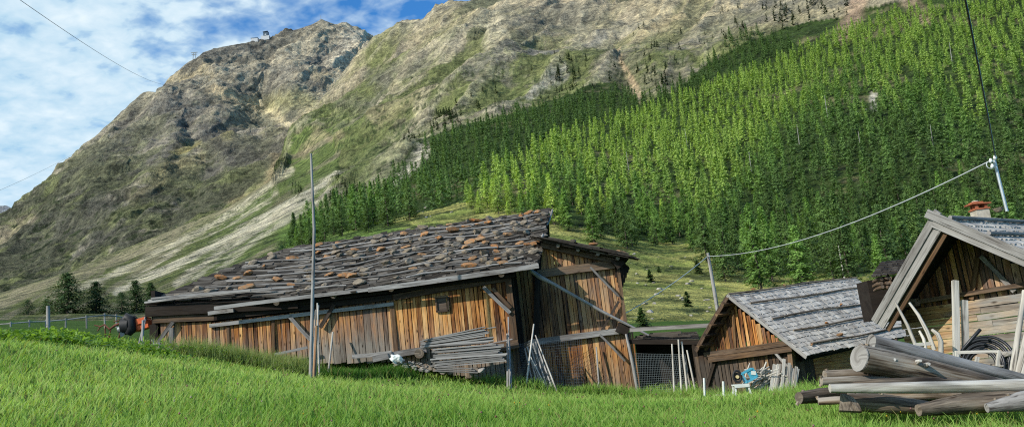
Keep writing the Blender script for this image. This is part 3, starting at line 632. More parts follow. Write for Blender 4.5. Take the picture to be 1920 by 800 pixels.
for x, y, l, d_, a in zip(bx, by, okL, okD, acc):
    if not (l or d_) or not a: continue
    if l and any(math.hypot(x - h[0][0], y - h[0][1]) < h[1] for h in HOLES): continue
    p = onB(x, y); sx, sy = (4.0, 7.2) if l else (5.0, 8.5); k = (int(p[0] // sx), int(p[1] // sy))
    if any(((p[0] - q[0]) / sx) ** 2 + ((p[1] - q[1]) / sy) ** 2 < 1 for i in (-1, 0, 1) for j in (-1, 0, 1) for q in cell.get((k[0] + i, k[1] + j), [])): continue
    cell.setdefault(k, []).append(p)
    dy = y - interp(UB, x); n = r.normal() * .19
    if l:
        b = 1.0 - .86 * float(sstep(80, 280, np.array(dy + 46 * math.sin(x * .013) + 25 * math.sin(x * .031 + y * .02)))) + n  # light put into the tint: sunny upper band, shaded lower slope
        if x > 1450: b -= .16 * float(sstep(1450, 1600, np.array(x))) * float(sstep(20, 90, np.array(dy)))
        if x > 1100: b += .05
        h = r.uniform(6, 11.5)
    else: b = .04 + n * .5 + .2 * float(sstep(300, 420, np.array(y))); h = r.uniform(8, 13)  # left wood tinted dark to include the shade of its slope
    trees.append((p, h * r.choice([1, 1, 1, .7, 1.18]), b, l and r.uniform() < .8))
trees.sort(key=lambda q: q[0][1])
def in_view(p):
    x, y = proj(p); return 0 < x < 1920 and -20 < y < 640
seen = [q for q in trees if in_view(q[0])]; near = seen[:300]; nid = set(id(q) for q in near); rest = [q for q in trees if id(q) not in nid]
print('forest trees', len(trees), 'nearest', near[0][0][1], near[-1][0][1])
# the nearest ones, one object each
PROTO = {}
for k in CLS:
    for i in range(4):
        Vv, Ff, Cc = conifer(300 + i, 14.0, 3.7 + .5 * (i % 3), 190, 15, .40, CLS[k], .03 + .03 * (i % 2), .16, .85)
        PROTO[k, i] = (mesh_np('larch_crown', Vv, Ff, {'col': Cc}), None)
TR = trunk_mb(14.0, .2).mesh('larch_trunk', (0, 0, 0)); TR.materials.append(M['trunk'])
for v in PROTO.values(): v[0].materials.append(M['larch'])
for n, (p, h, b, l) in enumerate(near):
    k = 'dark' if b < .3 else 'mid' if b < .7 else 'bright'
    rt = thing('larch_tree', {'dark': 'deep green, shade-tinted larch in the lowest rows of the hillside forest above the barns', 'mid': 'mid green larch in the lowest rows of the hillside forest above the barns', 'bright': 'bright lime green, sun-tinted larch at the lower left edge of the hillside forest'}[k], 'tree', p, {'dark': 'deep green larches along the foot of the forest', 'mid': 'mid green larches along the foot of the forest', 'bright': 'lime green larches at the lower forest edge'}[k])
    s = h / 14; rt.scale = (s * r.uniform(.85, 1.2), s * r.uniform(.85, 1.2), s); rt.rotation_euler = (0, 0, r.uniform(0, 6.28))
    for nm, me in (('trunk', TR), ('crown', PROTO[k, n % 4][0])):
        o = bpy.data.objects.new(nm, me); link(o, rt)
# all the others as one wood
VV = []; CC = []
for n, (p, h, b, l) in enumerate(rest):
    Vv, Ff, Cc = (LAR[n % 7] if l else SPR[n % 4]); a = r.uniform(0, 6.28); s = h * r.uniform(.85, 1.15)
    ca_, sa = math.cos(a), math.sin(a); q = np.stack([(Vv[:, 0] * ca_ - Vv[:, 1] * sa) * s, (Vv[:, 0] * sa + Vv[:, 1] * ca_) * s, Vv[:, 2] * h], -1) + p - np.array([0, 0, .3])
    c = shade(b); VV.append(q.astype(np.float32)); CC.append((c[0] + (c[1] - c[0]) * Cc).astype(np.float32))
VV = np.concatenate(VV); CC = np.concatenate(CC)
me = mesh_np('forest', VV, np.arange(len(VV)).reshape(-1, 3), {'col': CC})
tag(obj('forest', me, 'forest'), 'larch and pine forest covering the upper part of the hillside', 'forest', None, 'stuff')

# scattered dark pines on the rocks above the tree line
PINE = []
for i in range(5):
    Vv, Ff, Cc = conifer(500 + i, 8.0, 1.9, 26, 5, .8, ((.010, .022, .008), (.04, .075, .02)), .03, .2, .7)
    m_ = mesh_np('pine', Vv, Ff, {'col': Cc}); m_.materials.append(M['larch']); PINE.append(m_)
ZN = [([(600, 380), (640, 330), (700, 310), (740, 330), (690, 370), (610, 405)], 34, 'on the scree left of the forest', 7), ([(690, 300), (760, 240), (860, 185), (900, 235), (800, 275), (760, 320)], 60, 'on the rocky rib above the dark forest', 8.5), ([(860, 180), (1000, 130), (1180, 120), (1190, 165), (1050, 190), (930, 215)], 62, 'on the boulder slope high above the dark forest', 8.5),
      ([(1180, 50), (1275, 20), (1290, 130), (1210, 180), (1190, 120)], 40, 'on the pale crag left of the upper forest', 9), ([(1290, 60), (1420, 20), (1450, 70), (1330, 120)], 22, 'on the grassy shoulder above the upper forest', 9), ([(1400, 5), (1580, 0), (1600, 35), (1560, 60), (1450, 70)], 48, 'in the cluster at the top of the slope', 10.5), ([(1620, 0), (1660, 2), (1660, 18), (1625, 20)], 4, 'on the reddish scree at the top edge', 10),
      ([(530, 360), (560, 335), (600, 345), (560, 375)], 10, 'beside the upper end of the scree runs', 6), ([(1300, 0), (1390, 0), (1400, 20), (1310, 30)], 8, 'beneath the top edge of the picture', 9)]
for poly, n, where, hh in ZN:
    xs_ = [q[0] for q in poly]; ys_ = [q[1] for q in poly]; k = 0; seeds = []
    while k < n:
        x, y = r.uniform(min(xs_), max(xs_)), r.uniform(min(ys_), max(ys_))
        if seeds and r.uniform() < .6: sx_, sy_ = seeds[r.integers(len(seeds))]; x, y = sx_ + r.normal() * 12, sy_ + r.normal() * 9
        if not inside(np.array(x), np.array(y), poly): continue
        seeds.append((x, y)); k += 1
        o = bpy.data.objects.new('pine_tree', PINE[k % 5]); o.location = onB(x, y) - np.array([0, 0, .3]); s = hh / 8 * r.uniform(.5, 1.2); o.scale = (s * r.uniform(.9, 1.25), s, s); o.rotation_euler = (0, 0, r.uniform(0, 6))
        link(o); tag(o, 'small dark pine scattered ' + where, 'tree', 'dark pines ' + where)
# five broad pines in the hollow beyond the meadow
for i, (x, yb, yt, Y, wd, lab) in enumerate([(127, 592, 512, 105, 1.35, 'tallest dark pine with broad tiers beyond the wooden fence'), (180, 592, 528, 108, 1.25, 'dense rounded dark pine right of the tallest one beyond the fence'), (228, 594, 548, 112, 1.5, 'low bushy pine behind the orange machine'), (52, 596, 562, 110, 1.9, 'low dark olive bush leftmost beyond the wooden fence'), (256, 592, 526, 118, 1.0, 'slim loose-crowned tree between bushy pine and barn corner'), (284, 588, 530, 125, .9, 'small tree just left above the roof corner of the big barn'), (88, 596, 560, 112, 1.6, 'squat dark pine left of the tallest pine beyond the fence')]):
    b = P(x, yb, Y); h = (P(x, yt, Y) - b)[2]; b[2] -= .5
    rt = thing('pine_tree', lab, 'tree', b)
    Vv, Ff, Cc = conifer(700 + i, h + .5, .54 * h * wd, 230, 20, .042 * h * (1.1 if i < 2 else 1), ((.014, .03, .012), (.06, .11, .035)), .04, .12, .55)
    o = obj('crown', mesh_np('crown', Vv, Ff, {'col': Cc}), 'larch', rt)
    tm = trunk_mb(h, .14).mesh('trunk', (0, 0, 0)); obj('trunk', tm, 'trunk', rt)
# young conifers and boulders on the grassy slope behind the shed
for i, (x, y, h, lab) in enumerate([(1220, 530, 1.9, 'tiny dark spruce left on the yellow grass slope'), (1290, 575, 1.5, 'rounded young spruce right of the slope centre by the wire'), (1310, 515, 2.4, 'low bushy conifer near the tall wire pole top'), (1236, 512, 1.2, 'smallest seedling spruce high on the yellow grass slope'), (1205, 610, 1.7, 'dark shrub close to the big barn behind the crossbeam')]):
    p = onB(x, y); Vv, Ff, Cc = conifer(800 + i, h * 1.0, h * .42, 90, 14, h * .09, ((.012, .028, .008), (.05, .095, .025)), .02, .1, .6)
    o = obj('young_conifer', mesh_np('young_conifer', Vv, Ff, {'col': Cc}), 'larch'); o.location = p - np.array([0, 0, .15]); tag(o, lab, 'shrub')
RK = [stone_mesh(40 + i, .6, 1.25) for i in range(5)]
for m_ in RK: m_.materials.append(M['rock'])
for i in range(46):
    x, y = (r.uniform(1185, 1335), r.uniform(475, 595)) if i < 32 else (r.uniform(780, 870), r.uniform(392, 425)) if i < 38 else (r.uniform(1600, 1680), r.uniform(170, 215))
    p = onB(x, y); o = bpy.data.objects.new('boulder', RK[i % 5]); s = r.uniform(.3, .8) * (1 if p[1] < 260 else 3); o.scale = (s, s, s); o.location = p - np.array([0, 0, .15 * s]); o.rotation_euler = (0, 0, r.uniform(0, 6)); link(o)
    wh = 'on the yellow grass slope between barn and shed' if i < 32 else 'on the grass clearing above the barn roof' if i < 38 else 'in the bare gap of the upper forest'
    tag(o, 'pale grey boulder lying ' + wh, 'boulder', 'boulders ' + wh)

# ================================================================== meadow grass
def blades(n, yr, xr, hr, wk, seed, cols, lean=.45, clump=None):
    r = np.random.default_rng(seed)
    y = yr[0] * (yr[1] / yr[0]) ** r.uniform(0, 1, n) if clump is None else clump[1]
    x = r.uniform(-1, 1, n) * (xr * y + 1.0) if clump is None else clump[0]
    z = ground_z(x, y)
    pt = np.stack([x, y, z], -1); pn = fbm(pt * .9, 3, .5, False, 3); pm = fbm(pt * .22, 3, .5, False, 5)
    h = r.uniform(hr[0], hr[1], n) * (.55 + .9 * pn); wd = (wk[0] + wk[1] * y) * r.uniform(.7, 1.4, n)
    a = r.uniform(0, 6.28, n); dx = np.stack([np.cos(a), np.sin(a), 0 * a], -1); ln = lean * r.uniform(.3, 1.5, n) * h; b = r.uniform(0, 6.28, n) * .6 - .5
    ld = np.stack([np.cos(b), np.sin(b), 0 * b], -1) * ln[:, None]; up = np.array([0, 0, 1.0])
    p0 = pt - up * .03; w1 = dx * wd[:, None] / 2
    V = np.stack([p0 - w1, p0 + w1, p0 + ld * .3 + up * h[:, None] * .6 + w1 * .8, p0 + ld * .3 + up * h[:, None] * .6 - w1 * .8, p0 + ld + up * (h * .97)[:, None]], 1)
    k = np.clip(pm * 1.5 - .25 + r.normal(size=n) * .18, 0, 1)[:, None]; c = np.array(cols[0]) * (1 - k) + np.array(cols[1]) * k
    dry = (r.uniform(0, 1, n) < .09)[:, None]; c = np.where(dry, np.array([.26, .25, .09]), c)
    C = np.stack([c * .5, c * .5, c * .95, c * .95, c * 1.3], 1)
    i = np.arange(n)[:, None] * 5
    T = np.concatenate([i + np.array([[0, 1, 2]]), i + np.array([[0, 2, 3]]), i + np.array([[3, 2, 4]])], 0)
    return V.reshape(-1, 3), T, C.reshape(-1, 3)
def merge(*ms):
    V = []; F = []; C = []; b = 0
    for v, f, c in ms: V.append(v); F.append(f + b); C.append(c); b += len(v)
    return np.concatenate(V), np.concatenate(F), np.concatenate(C)
def leafy_patch(n, pts, spread, hr, size, seed, cols):
    """broad leaves on unseen stems along a line of the ground"""
    r = np.random.default_rng(seed); pts = np.array(pts); k = r.integers(0, len(pts) - 1, n); u = r.uniform(0, 1, n)[:, None]
    q = pts[k] * (1 - u) + pts[k + 1] * u + r.normal(size=(n, 2)) * np.array(spread); z = ground_z(q[:, 0], q[:, 1])
    loc = fbm(np.c_[q, z] * .8, 3, .5, False, 14)
    h = r.uniform(0.05, 1, n) ** .8 * (hr[0] + (hr[1] - hr[0]) * np.clip(loc * 2 - .5, 0, 1)); p = np.c_[q, z + h]
    a = r.uniform(0, 6.28, n); e = r.normal(size=n) * .5; d = np.stack([np.cos(a) * np.cos(e), np.sin(a) * np.cos(e), np.sin(e)], -1); sd = np.stack([-np.sin(a), np.cos(a), r.normal(size=n) * .4], -1)
    s = (size * r.uniform(.5, 1.4, n))[:, None]
    V = np.stack([p - d * s, p - sd * s * .42, p + d * s, p + sd * s * .42], 1); i = np.arange(n)[:, None] * 4
    kk = np.clip(.2 + .7 * (h / hr[1]) + r.normal(size=n) * .2, 0, 1)[:, None]; c = np.array(cols[0]) * (1 - kk) + np.array(cols[1]) * kk
    return V.reshape(-1, 3), np.concatenate([i + np.array([[0, 1, 2]]), i + np.array([[0, 2, 3]])]), np.repeat(c, 4, 0)
def gp(x, y, Y): return tuple(P(x, y, Y)[:2])
GC = ((.145, .29, .042), (.345, .52, .12))
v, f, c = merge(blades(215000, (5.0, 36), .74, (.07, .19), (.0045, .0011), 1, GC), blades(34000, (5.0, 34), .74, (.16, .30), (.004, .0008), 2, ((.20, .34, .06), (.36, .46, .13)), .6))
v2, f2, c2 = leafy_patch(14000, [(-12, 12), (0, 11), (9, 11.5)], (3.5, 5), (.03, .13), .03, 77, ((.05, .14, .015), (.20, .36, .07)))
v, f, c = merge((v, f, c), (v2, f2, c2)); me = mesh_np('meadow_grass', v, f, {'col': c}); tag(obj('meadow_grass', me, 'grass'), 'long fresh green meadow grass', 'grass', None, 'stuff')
dock = leafy_patch(9000, [gp(-120, 634, 23), gp(60, 630, 23), gp(170, 634, 23.5), gp(270, 648, 24.5)], (.5, 1.0), (.15, .5), .085, 5, ((.06, .15, .02), (.25, .41, .07)))
me = mesh_np('broadleaf_weeds', *dock[:2], {'col': dock[2]}); tag(obj('broadleaf_weeds', me, 'grass'), 'strip of broad-leaved dock weeds on the crest at the left', 'weeds', None, 'stuff')
line = [gp(330, 668, 28.5), gp(400, 672, 29), gp(470, 680, 29.2), gp(540, 688, 29), gp(575, 692, 29)]
nett = leafy_patch(5200, line, (.35, .55), (.1, .5), .05, 6, ((.05, .11, .02), (.17, .27, .06)))
rr = np.random.default_rng(8); la = np.array(line); kk_ = rr.integers(0, 4, 5200); uu = rr.uniform(0, 1, 5200)[:, None]; qq = la[kk_] * (1 - uu) + la[kk_ + 1] * uu + rr.normal(size=(5200, 2)) * [.4, .6]
tall = blades(5200, None, None, (.3, .75), (.014, 0), 9, ((.12, .20, .05), (.32, .38, .13)), .35, (qq[:, 0], qq[:, 1]))
v, f, c = merge(nett, tall); me = mesh_np('tall_weeds', v, f, {'col': c}); tag(obj('tall_weeds', me, 'grass'), 'tall nettles and seeding grass against the left half of the barn', 'weeds', None, 'stuff')
l2 = [gp(620, 690, 28.5), gp(690, 692, 29), gp(760, 690, 29.3)]; la = np.array(l2); kk_ = rr.integers(0, 2, 4200); uu = rr.uniform(0, 1, 4200)[:, None]; qq = la[kk_] * (1 - uu) + la[kk_ + 1] * uu + rr.normal(size=(4200, 2)) * [.3, .3]
l3 = [gp(1180, 738, 29), gp(1330, 738, 26), gp(1480, 745, 22), gp(1600, 772, 13.4), gp(1750, 785, 12.4), gp(1900, 785, 12)]; lb = np.array(l3); k3 = rr.integers(0, 5, 5000); u3 = rr.uniform(0, 1, 5000)[:, None]; q3 = lb[k3] * (1 - u3) + lb[k3 + 1] * u3 + rr.normal(size=(5000, 2)) * [.3, .25]
l4 = [gp(900, 716, 30), gp(1000, 726, 30), gp(1100, 730, 30.5), gp(1180, 734, 30.5)]; lc = np.array(l4); k4 = rr.integers(0, 3, 2500); u4 = rr.uniform(0, 1, 2500)[:, None]; q4 = lc[k4] * (1 - u4) + lc[k4 + 1] * u4 + rr.normal(size=(2500, 2)) * [.3, .2]
v, f, c = merge(blades(4200, None, None, (.2, .5), (.02, 0), 10, ((.04, .12, .015), (.11, .24, .03)), .4, (qq[:, 0], qq[:, 1])), blades(5000, None, None, (.15, .42), (.012, 0), 11, GC, .4, (q3[:, 0], q3[:, 1])), blades(2500, None, None, (.2, .5), (.02, 0), 12, GC, .4, (q4[:, 0], q4[:, 1])))
me = mesh_np('grass_tufts', v, f, {'col': c}); tag(obj('grass_tufts', me, 'grass'), 'uncut dark green tufts along the foot of walls and logs', 'grass', None, 'stuff')
# clover heads and hawkweed among the grass
n = 170; y = 6 * (30 / 6) ** rr.uniform(0, 1, n); x = rr.uniform(-.6, .62, n) * y; z = ground_z(x, y) + rr.uniform(.2, .34, n); s = rr.uniform(.006, .012, n) + .0003 * y
oct_ = np.array([[1, 0, 0], [0, 1, 0], [-1, 0, 0], [0, -1, 0], [0, 0, 1.3], [0, 0, -1]]); T = np.array([[0, 1, 4], [1, 2, 4], [2, 3, 4], [3, 0, 4], [1, 0, 5], [2, 1, 5], [3, 2, 5], [0, 3, 5]])
V = (np.stack([x, y, z], -1)[:, None] + oct_[None] * s[:, None, None]).reshape(-1, 3); F = (np.arange(n)[:, None, None] * 6 + T[None]).reshape(-1, 3)
pal = np.array([[.36, .20, .20], [.26, .15, .09], [.55, .42, .04], [.50, .46, .40]]); C = np.repeat(pal[rr.choice(4, n, p=[.42, .3, .18, .1])], 6, 0)
me = mesh_np('wildflowers', V, F, {'col': C}); tag(obj('wildflowers', me, 'grass'), 'tiny clover heads and yellow flowers dotted through the grass', 'flowers', None, 'stuff')
# ================================================================== buildings
class Wall:
    """a vertical plane with s running along it and z up"""
    def __init__(s, o, h):
        s.o = np3(o); s.h = np3(h); s.h[2] = 0; s.h /= np.linalg.norm(s.h); s.n = np.array([s.h[1], -s.h[0], 0.0])
        if s.n @ (CAM - s.o) < 0: s.n = -s.n
        s.pl = Plane(s.o, s.n)
    def at(s, px, py, off=0.0): return s.pl.at(px, py, off)
    def sz(s, px, py):
        p = s.at(px, py); return (p - s.o) @ s.h, p[2]
    def pt(s, a, z, off=0.0):
        p = s.o + s.h * a + s.n * off; p[2] = z; return p
def boards(mb, wl, top, bot, wr=(.14, .24), th=.028, gfun=None, off=0.0, gap=.012, ragged=.03, segs=4, lean=.006):
    """upright boards between two outlines given as pixel lists on the wall"""
    tp = [wl.sz(*q) for q in top]; bt = [wl.sz(*q) for q in bot]
    a = min(tp[0][0], tp[-1][0]); b = max(tp[0][0], tp[-1][0])
    while a < b - .02:
        w_ = min(random.uniform(*wr), b - a); c = a + w_ / 2; z0 = interp(bt, c) - random.uniform(0, ragged * 2); z1 = interp(tp, c) + random.uniform(-ragged, ragged) * .5
        if z1 - z0 > .05:
            o = off + random.uniform(0, .014); ln = random.gauss(0, lean)
            mb.beam(wl.pt(c + ln, z0, o), wl.pt(c - ln, z1, o), max(.03, w_ - gap - random.uniform(0, .022)), th, up=wl.n, segs=segs, gfun=gfun, bend=.002)
        a += w_
    return mb
def tim(mb, wl, q0, q1, w_, h_, off, **k):
    """a timber on the wall between two pixels"""
    return mb.beam(wl.at(*q0, off), wl.at(*q1, off), h_, w_, up=wl.n, **k)
def _fb(p, L, sd):
    return float(fbm(np.array([[p[0] / L, p[1] / L, p[2] / L]]), 3, .5, False, sd)[0])

# ------------------------------------------------------------------ the big barn
FW = Wall((0, 31, 0), (1, 0, 0)); RW = Wall((0, 32.4, 0), (1, 0, 0))
barn = thing('hay_barn', 'long sunburnt wooden barn under a stone-weighted roof, the largest building', 'barn', (-6, 33, gz(-6, 33)))
TOPL = [(283, 602), (420, 601), (560, 588), (740, 562), (955, 528)]
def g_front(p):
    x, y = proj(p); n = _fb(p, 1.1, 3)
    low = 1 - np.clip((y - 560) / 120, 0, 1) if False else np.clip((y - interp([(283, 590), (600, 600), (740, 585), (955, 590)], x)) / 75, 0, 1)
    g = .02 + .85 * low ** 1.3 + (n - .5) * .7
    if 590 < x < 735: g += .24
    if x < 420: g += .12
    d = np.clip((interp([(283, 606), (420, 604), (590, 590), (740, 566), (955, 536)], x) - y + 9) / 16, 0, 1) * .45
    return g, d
b = MB()
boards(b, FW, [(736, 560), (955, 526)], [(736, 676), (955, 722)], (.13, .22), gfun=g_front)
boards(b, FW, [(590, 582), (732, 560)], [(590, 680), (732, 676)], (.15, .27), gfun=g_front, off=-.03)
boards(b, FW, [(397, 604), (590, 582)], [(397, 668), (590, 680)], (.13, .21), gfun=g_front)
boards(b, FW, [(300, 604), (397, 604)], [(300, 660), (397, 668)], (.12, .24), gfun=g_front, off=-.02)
obj('front_wall', b, 'warm', barn)
b = MB()
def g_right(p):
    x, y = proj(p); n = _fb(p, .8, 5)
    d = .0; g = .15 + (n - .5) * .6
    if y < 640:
        d = np.clip(.72 - (x - 1030) / 90 * .7, 0, .72) * np.clip((y - 512) / 22, 0, 1); g = .25 + .2 * np.clip((x - 1040) / 100, 0, 1) + (n - .5) * .6  # weathered boards, with the bay's shade painted in toward the left
    else: d = .08 + np.clip((1020 - x) / 40, 0, .5); g = .05 + .5 * np.clip((y - 655) / 60, 0, 1) + (n - .5) * .6  # lower left boards darkened in colour for the corner's shadow
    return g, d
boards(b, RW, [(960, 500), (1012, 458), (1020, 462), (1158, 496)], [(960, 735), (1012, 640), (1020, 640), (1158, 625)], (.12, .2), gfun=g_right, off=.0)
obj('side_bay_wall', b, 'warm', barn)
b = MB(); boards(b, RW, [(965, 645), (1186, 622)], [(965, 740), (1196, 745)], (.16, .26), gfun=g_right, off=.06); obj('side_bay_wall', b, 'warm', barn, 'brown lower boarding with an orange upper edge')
b = MB(); b.beam(FW.pt(-.42, .6, -.02), FW.pt(-.42, 5.5, -.02), .22, .24, up=(0, 1, 0), segs=3, g=.3); 
obj('corner_post', b, 'brown', barn)
b = MB()                                                            # the return wall between the two planes and the dark inside
for k in range(7):
    yy = 31.15 + k * .19; b.beam((-.36 + .04 * k, yy, .5), (-.36 + .04 * k, yy, 6.2), .03, .185, up=(0, 1, 0), segs=2, g=.2, dk=.3)
obj('return_wall', b, 'black', barn)
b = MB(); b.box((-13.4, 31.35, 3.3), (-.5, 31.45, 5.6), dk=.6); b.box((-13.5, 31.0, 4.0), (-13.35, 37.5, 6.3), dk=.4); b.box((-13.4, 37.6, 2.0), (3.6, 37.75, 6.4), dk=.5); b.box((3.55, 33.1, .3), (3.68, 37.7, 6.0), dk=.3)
obj('inner_wall', b, 'black', barn)
def part_beam(name, mat, q0, q1, w_, h_, off, wl=FW, **k):
    m = MB(); k.setdefault('segs', 4); k.setdefault('bend', .015); tim(m, wl, q0, q1, w_, h_, off, **k); return obj(name, m, mat, barn)
part_beam('post', 'brown', (733, 552), (746, 680), .1, .17, .02, g=.25, rnd=.7)
part_beam('post', 'brown', (427, 600), (430, 668), .1, .1, .03, g=.3)
part_beam('post', 'brown', (513, 596), (514, 676), .1, .12, .03, g=.2)
part_beam('post', 'black', (290, 608), (292, 668), .2, .3, -.1, g=.1, dk=.6)  # set-back dark strip standing in for the shaded opening at the corner
part_beam('header_batten', 'grey', (393, 610), (738, 570), .08, .13, .09, g=.45, rnd=.75)
part_beam('header_batten', 'brown', (738, 558), (958, 520), .12, .22, .07, g=.2, rnd=.25)
part_beam('header_batten', 'brown', (288, 599), (402, 595), .14, .24, .05, g=.35, rnd=.5)
part_beam('header_batten', 'grey', (391, 588), (438, 581), .12, .13, .32, g=.4)
part_beam('wall_plate', 'black', (275, 585), (560, 568), .25, .36, .12, g=.2, dk=.25)
part_beam('wall_plate', 'black', (420, 580), (965, 510), .25, .36, .08, g=.15, dk=.4)
part_beam('wall_plate', 'black', (400, 596), (735, 556), .12, .2, .05, g=.15, dk=.3)
for q0, q1, m_ in [((906, 538), (957, 586), 'grey'), ((924, 540), (957, 578), 'brown'), ((543, 592), (582, 636), 'grey'), ((626, 570), (601, 614), 'brown'), ((325, 603), (294, 646), 'grey')]:
    part_beam('brace', m_, q0, q1, .09, .13, .14, g=.35, segs=2)
part_beam('sill_log', 'grey', (700, 672), (800, 656), .28, .22, .22, g=.5, bend=.03)
part_beam('sill_log', 'grey', (860, 662), (962, 640), .22, .26, .12, g=.45)
part_beam('sill_log', 'brown', (925, 652), (972, 642), .3, .32, .35, g=.3)
m = MB(); m.tube([FW.at(786, 662, .2), FW.at(786, 662, .75)], .17, 12, g=.3, rnd=.2); obj('sill_log', m, 'log', barn, 'round log end poking out above the stones')
part_beam('loose_plank', 'grey', (514, 663), (577, 651), .05, .09, .35, g=.5)
part_beam('loose_plank', 'grey', (660, 668), (735, 660), .06, .14, .3, g=.5)
sh = MB(); c0 = FW.at(819, 559, .06); c1 = FW.at(838, 581, .06); sh.box((c0[0], c0[1] - .0, c1[2]), (c1[0], c0[1] + .04, c0[2]), g=.6, rnd=.5); hatch = obj('wall_hatch', sh, 'brown', barn)
fr = MB()
for a_, b_ in [((816, 557), (840, 555)), ((818, 584), (842, 582)), ((817, 557), (819, 584)), ((840, 556), (841, 583))]: tim(fr, FW, a_, b_, .06, .06, .08, g=.35)
obj('frame', fr, 'brown', hatch)
# the beams and braces of the recessed bay
for q0, q1, w_, h_, mt, off, kw in [((998, 641), (1168, 620), .2, .22, 'grey', .18, dict(g=.35, dk=.18)), ((1008, 514), (1152, 496), .22, .3, 'brown', .15, dict(g=.55)), ((1014, 459), (1154, 490), .2, .18, 'brown', .22, dict(g=.6, rnd=.6)), ((1107, 500), (1160, 556), .07, .075, 'grey', .24, dict(g=.4, dk=.1)),
                                ((1160, 564), (1128, 622), .08, .09, 'brown', .2, dict(g=.4)), ((1124, 627), (1172, 676), .07, .08, 'grey', .28, dict(g=.4)), ((1152, 486), (1164, 500), .34, .34, 'black', .3, dict(g=.3)), ((1157, 612), (1178, 622), .3, .36, 'black', .25, dict(g=.2)), ((1012, 455), (1004, 640), .2, .22, 'black', .1, dict(dk=.35)), ((1158, 494), (1192, 742), .16, .12, 'brown', .07, dict(g=.35, dk=.2))]:
    part_beam('beam' if q0[1] - q1[1] < 40 and abs(q0[0] - q1[0]) > 40 and off < .24 else 'brace', mt, q0, q1, w_, h_, off, RW, **kw)
m = MB(); m.tube([RW.at(994, 506, 1.1), RW.at(1012, 519, 1.05), RW.at(1032, 529, .9), RW.at(1080, 556, .75), RW.at(1130, 584, .6), RW.at(1216, 628, .45)], [.075, .09, .07, .062, .055, .04], 9, g=.62, rnd=.55, wob=.06); obj('brace', m, 'grey', barn, 'long curved grey pole running down across the recessed bay')
# ---- roof with dark slabs
E0 = P(398, 579, 30.42); E1 = P(1004, 503, 30.42); R0 = np.array([-10.2, 37, 8.30]); R1 = np.array([1.6, 37, 8.66]); E00 = P(268, 572, 30.9)
RL = [P(268, 570, 30.8), P(300, 557, 31.5), P(385, 522, 33.2), P(455, 496, 35), P(530, 472, 37)]
def roof_pt(u, v, up=0.0):
    """u along the eave 0..1, v up the slope 0..1"""
    e = E0 + (E1 - E0) * u; rr_ = R0 + (R1 - R0) * u
    if u < .2:                                                      # the lower left corner of the roof runs out further
        k = (1 - u / .2); e = e + (E00 - E0) * k; 
    p = e + (rr_ - e) * v; bump_ = .10 * math.sin(u * 9 + v * 4) + .06 * math.sin(u * 23 - v * 9)
    return p + np.array([0, 0, up + bump_ * (v * (1 - v) * 2.2 + .1)])
roof = MB(); nr = 36
for i in range(nr):
    v = i / nr; u = 0.0 if v > .02 else .2
    while u < 1.0:
        L = random.uniform(.16, .6) / 12.5; u1 = min(u + L, 1.0 + random.uniform(0, .012)); vj = v + random.uniform(-.02, .02)
        z = .045 + random.uniform(0, .05)
        a_ = roof_pt(u, vj + .02, z + random.uniform(-.02, .03)); c_ = roof_pt(u1, vj + .02 + random.gauss(0, .007), z + random.uniform(-.02, .03))
        roof.beam(a_, c_, random.uniform(.28, .42), random.uniform(.025, .06), up=(0, -.42, .9 + random.uniform(-.12, .05)), g=random.choice([.05, .1, .2, .3]), rnd=random.uniform(.1, .85), dk=random.choice([0, 0, .2, .4]))
        u = u1
# broken strips lying about on it
for k in range(420):
    u, v = random.uniform(.02, .98), random.uniform(.02, .98); L = random.uniform(.25, 1.0) / 12.5; a_ = roof_pt(u, v, .11); c_ = roof_pt(min(1.005, u + L), v + random.gauss(0, .02), .12 + random.uniform(0, .07))
    roof.beam(a_, c_, random.uniform(.05, .16), .025, up=(random.gauss(0, .2), -.42, .9), g=random.uniform(.2, .8), rnd=random.uniform(.5, 1))
roofo = obj('roof', roof, 'slab', barn)
under = MB(); nU = 16
for i in range(nU):
    u0, u1 = i / nU, (i + 1) / nU
    for v0, v1 in ((0.01, .25), (.25, .5), (.5, .75), (.75, .99)): under.poly([roof_pt(u0, v0, -.02), roof_pt(u1, v0, -.02), roof_pt(u1, v1, -.02), roof_pt(u0, v1, -.02)], dk=.5, th=.03)
obj('roof_deck', under, 'black', roofo)
back = MB(); back.poly([R0 + [0, .02, .02], R1 + [0, .02, .02], R1 + [0, 5.5, -2.6], R0 + [0, 5.5, -2.6]], g=.2, rnd=.3, th=.05); obj('rear_slope', back, 'slab', roofo)
for k in range(10):
    v = (k + .6) / 10.5 + random.uniform(-.015, .015); n_ = 1 if k % 3 else 2
    for j in range(n_):
        u0 = random.uniform(0, .25) if n_ == 1 else (random.uniform(0, .1) if j == 0 else random.uniform(.55, .65)); u1 = (random.uniform(.72, 1.012) if n_ == 1 else (random.uniform(.4, .52) if j == 0 else random.uniform(.95, 1.022)))
        m = MB(); m.tube([roof_pt(u0 + (u1 - u0) * t_, v + .016 * math.sin(t_ * 4 + k), .17 + .03 * math.sin(t_ * 9 + k)) for t_ in (0, .15, .3, .45, .6, .75, .9, 1)], [random.uniform(.028, .05) - .012 * t_ for t_ in (0, .15, .3, .45, .6, .75, .9, 1)], 6, g=random.uniform(.3, .7), rnd=random.uniform(.3, .95), wob=.1, dk=random.choice([0, 0, .3])); obj('batten', m, 'grey', roofo)
m = MB(); m.beam(P(402, 578, 30.33), P(700, 541, 30.32), .05, .13, segs=5, bend=.02, g=.7, rnd=.7); obj('eave_board', m, 'grey', roofo)
m = MB(); m.beam(P(690, 543, 30.32), P(1010, 498, 30.31), .06, .17, segs=6, bend=.02, g=.75, rnd=.85); obj('eave_board', m, 'grey', roofo)
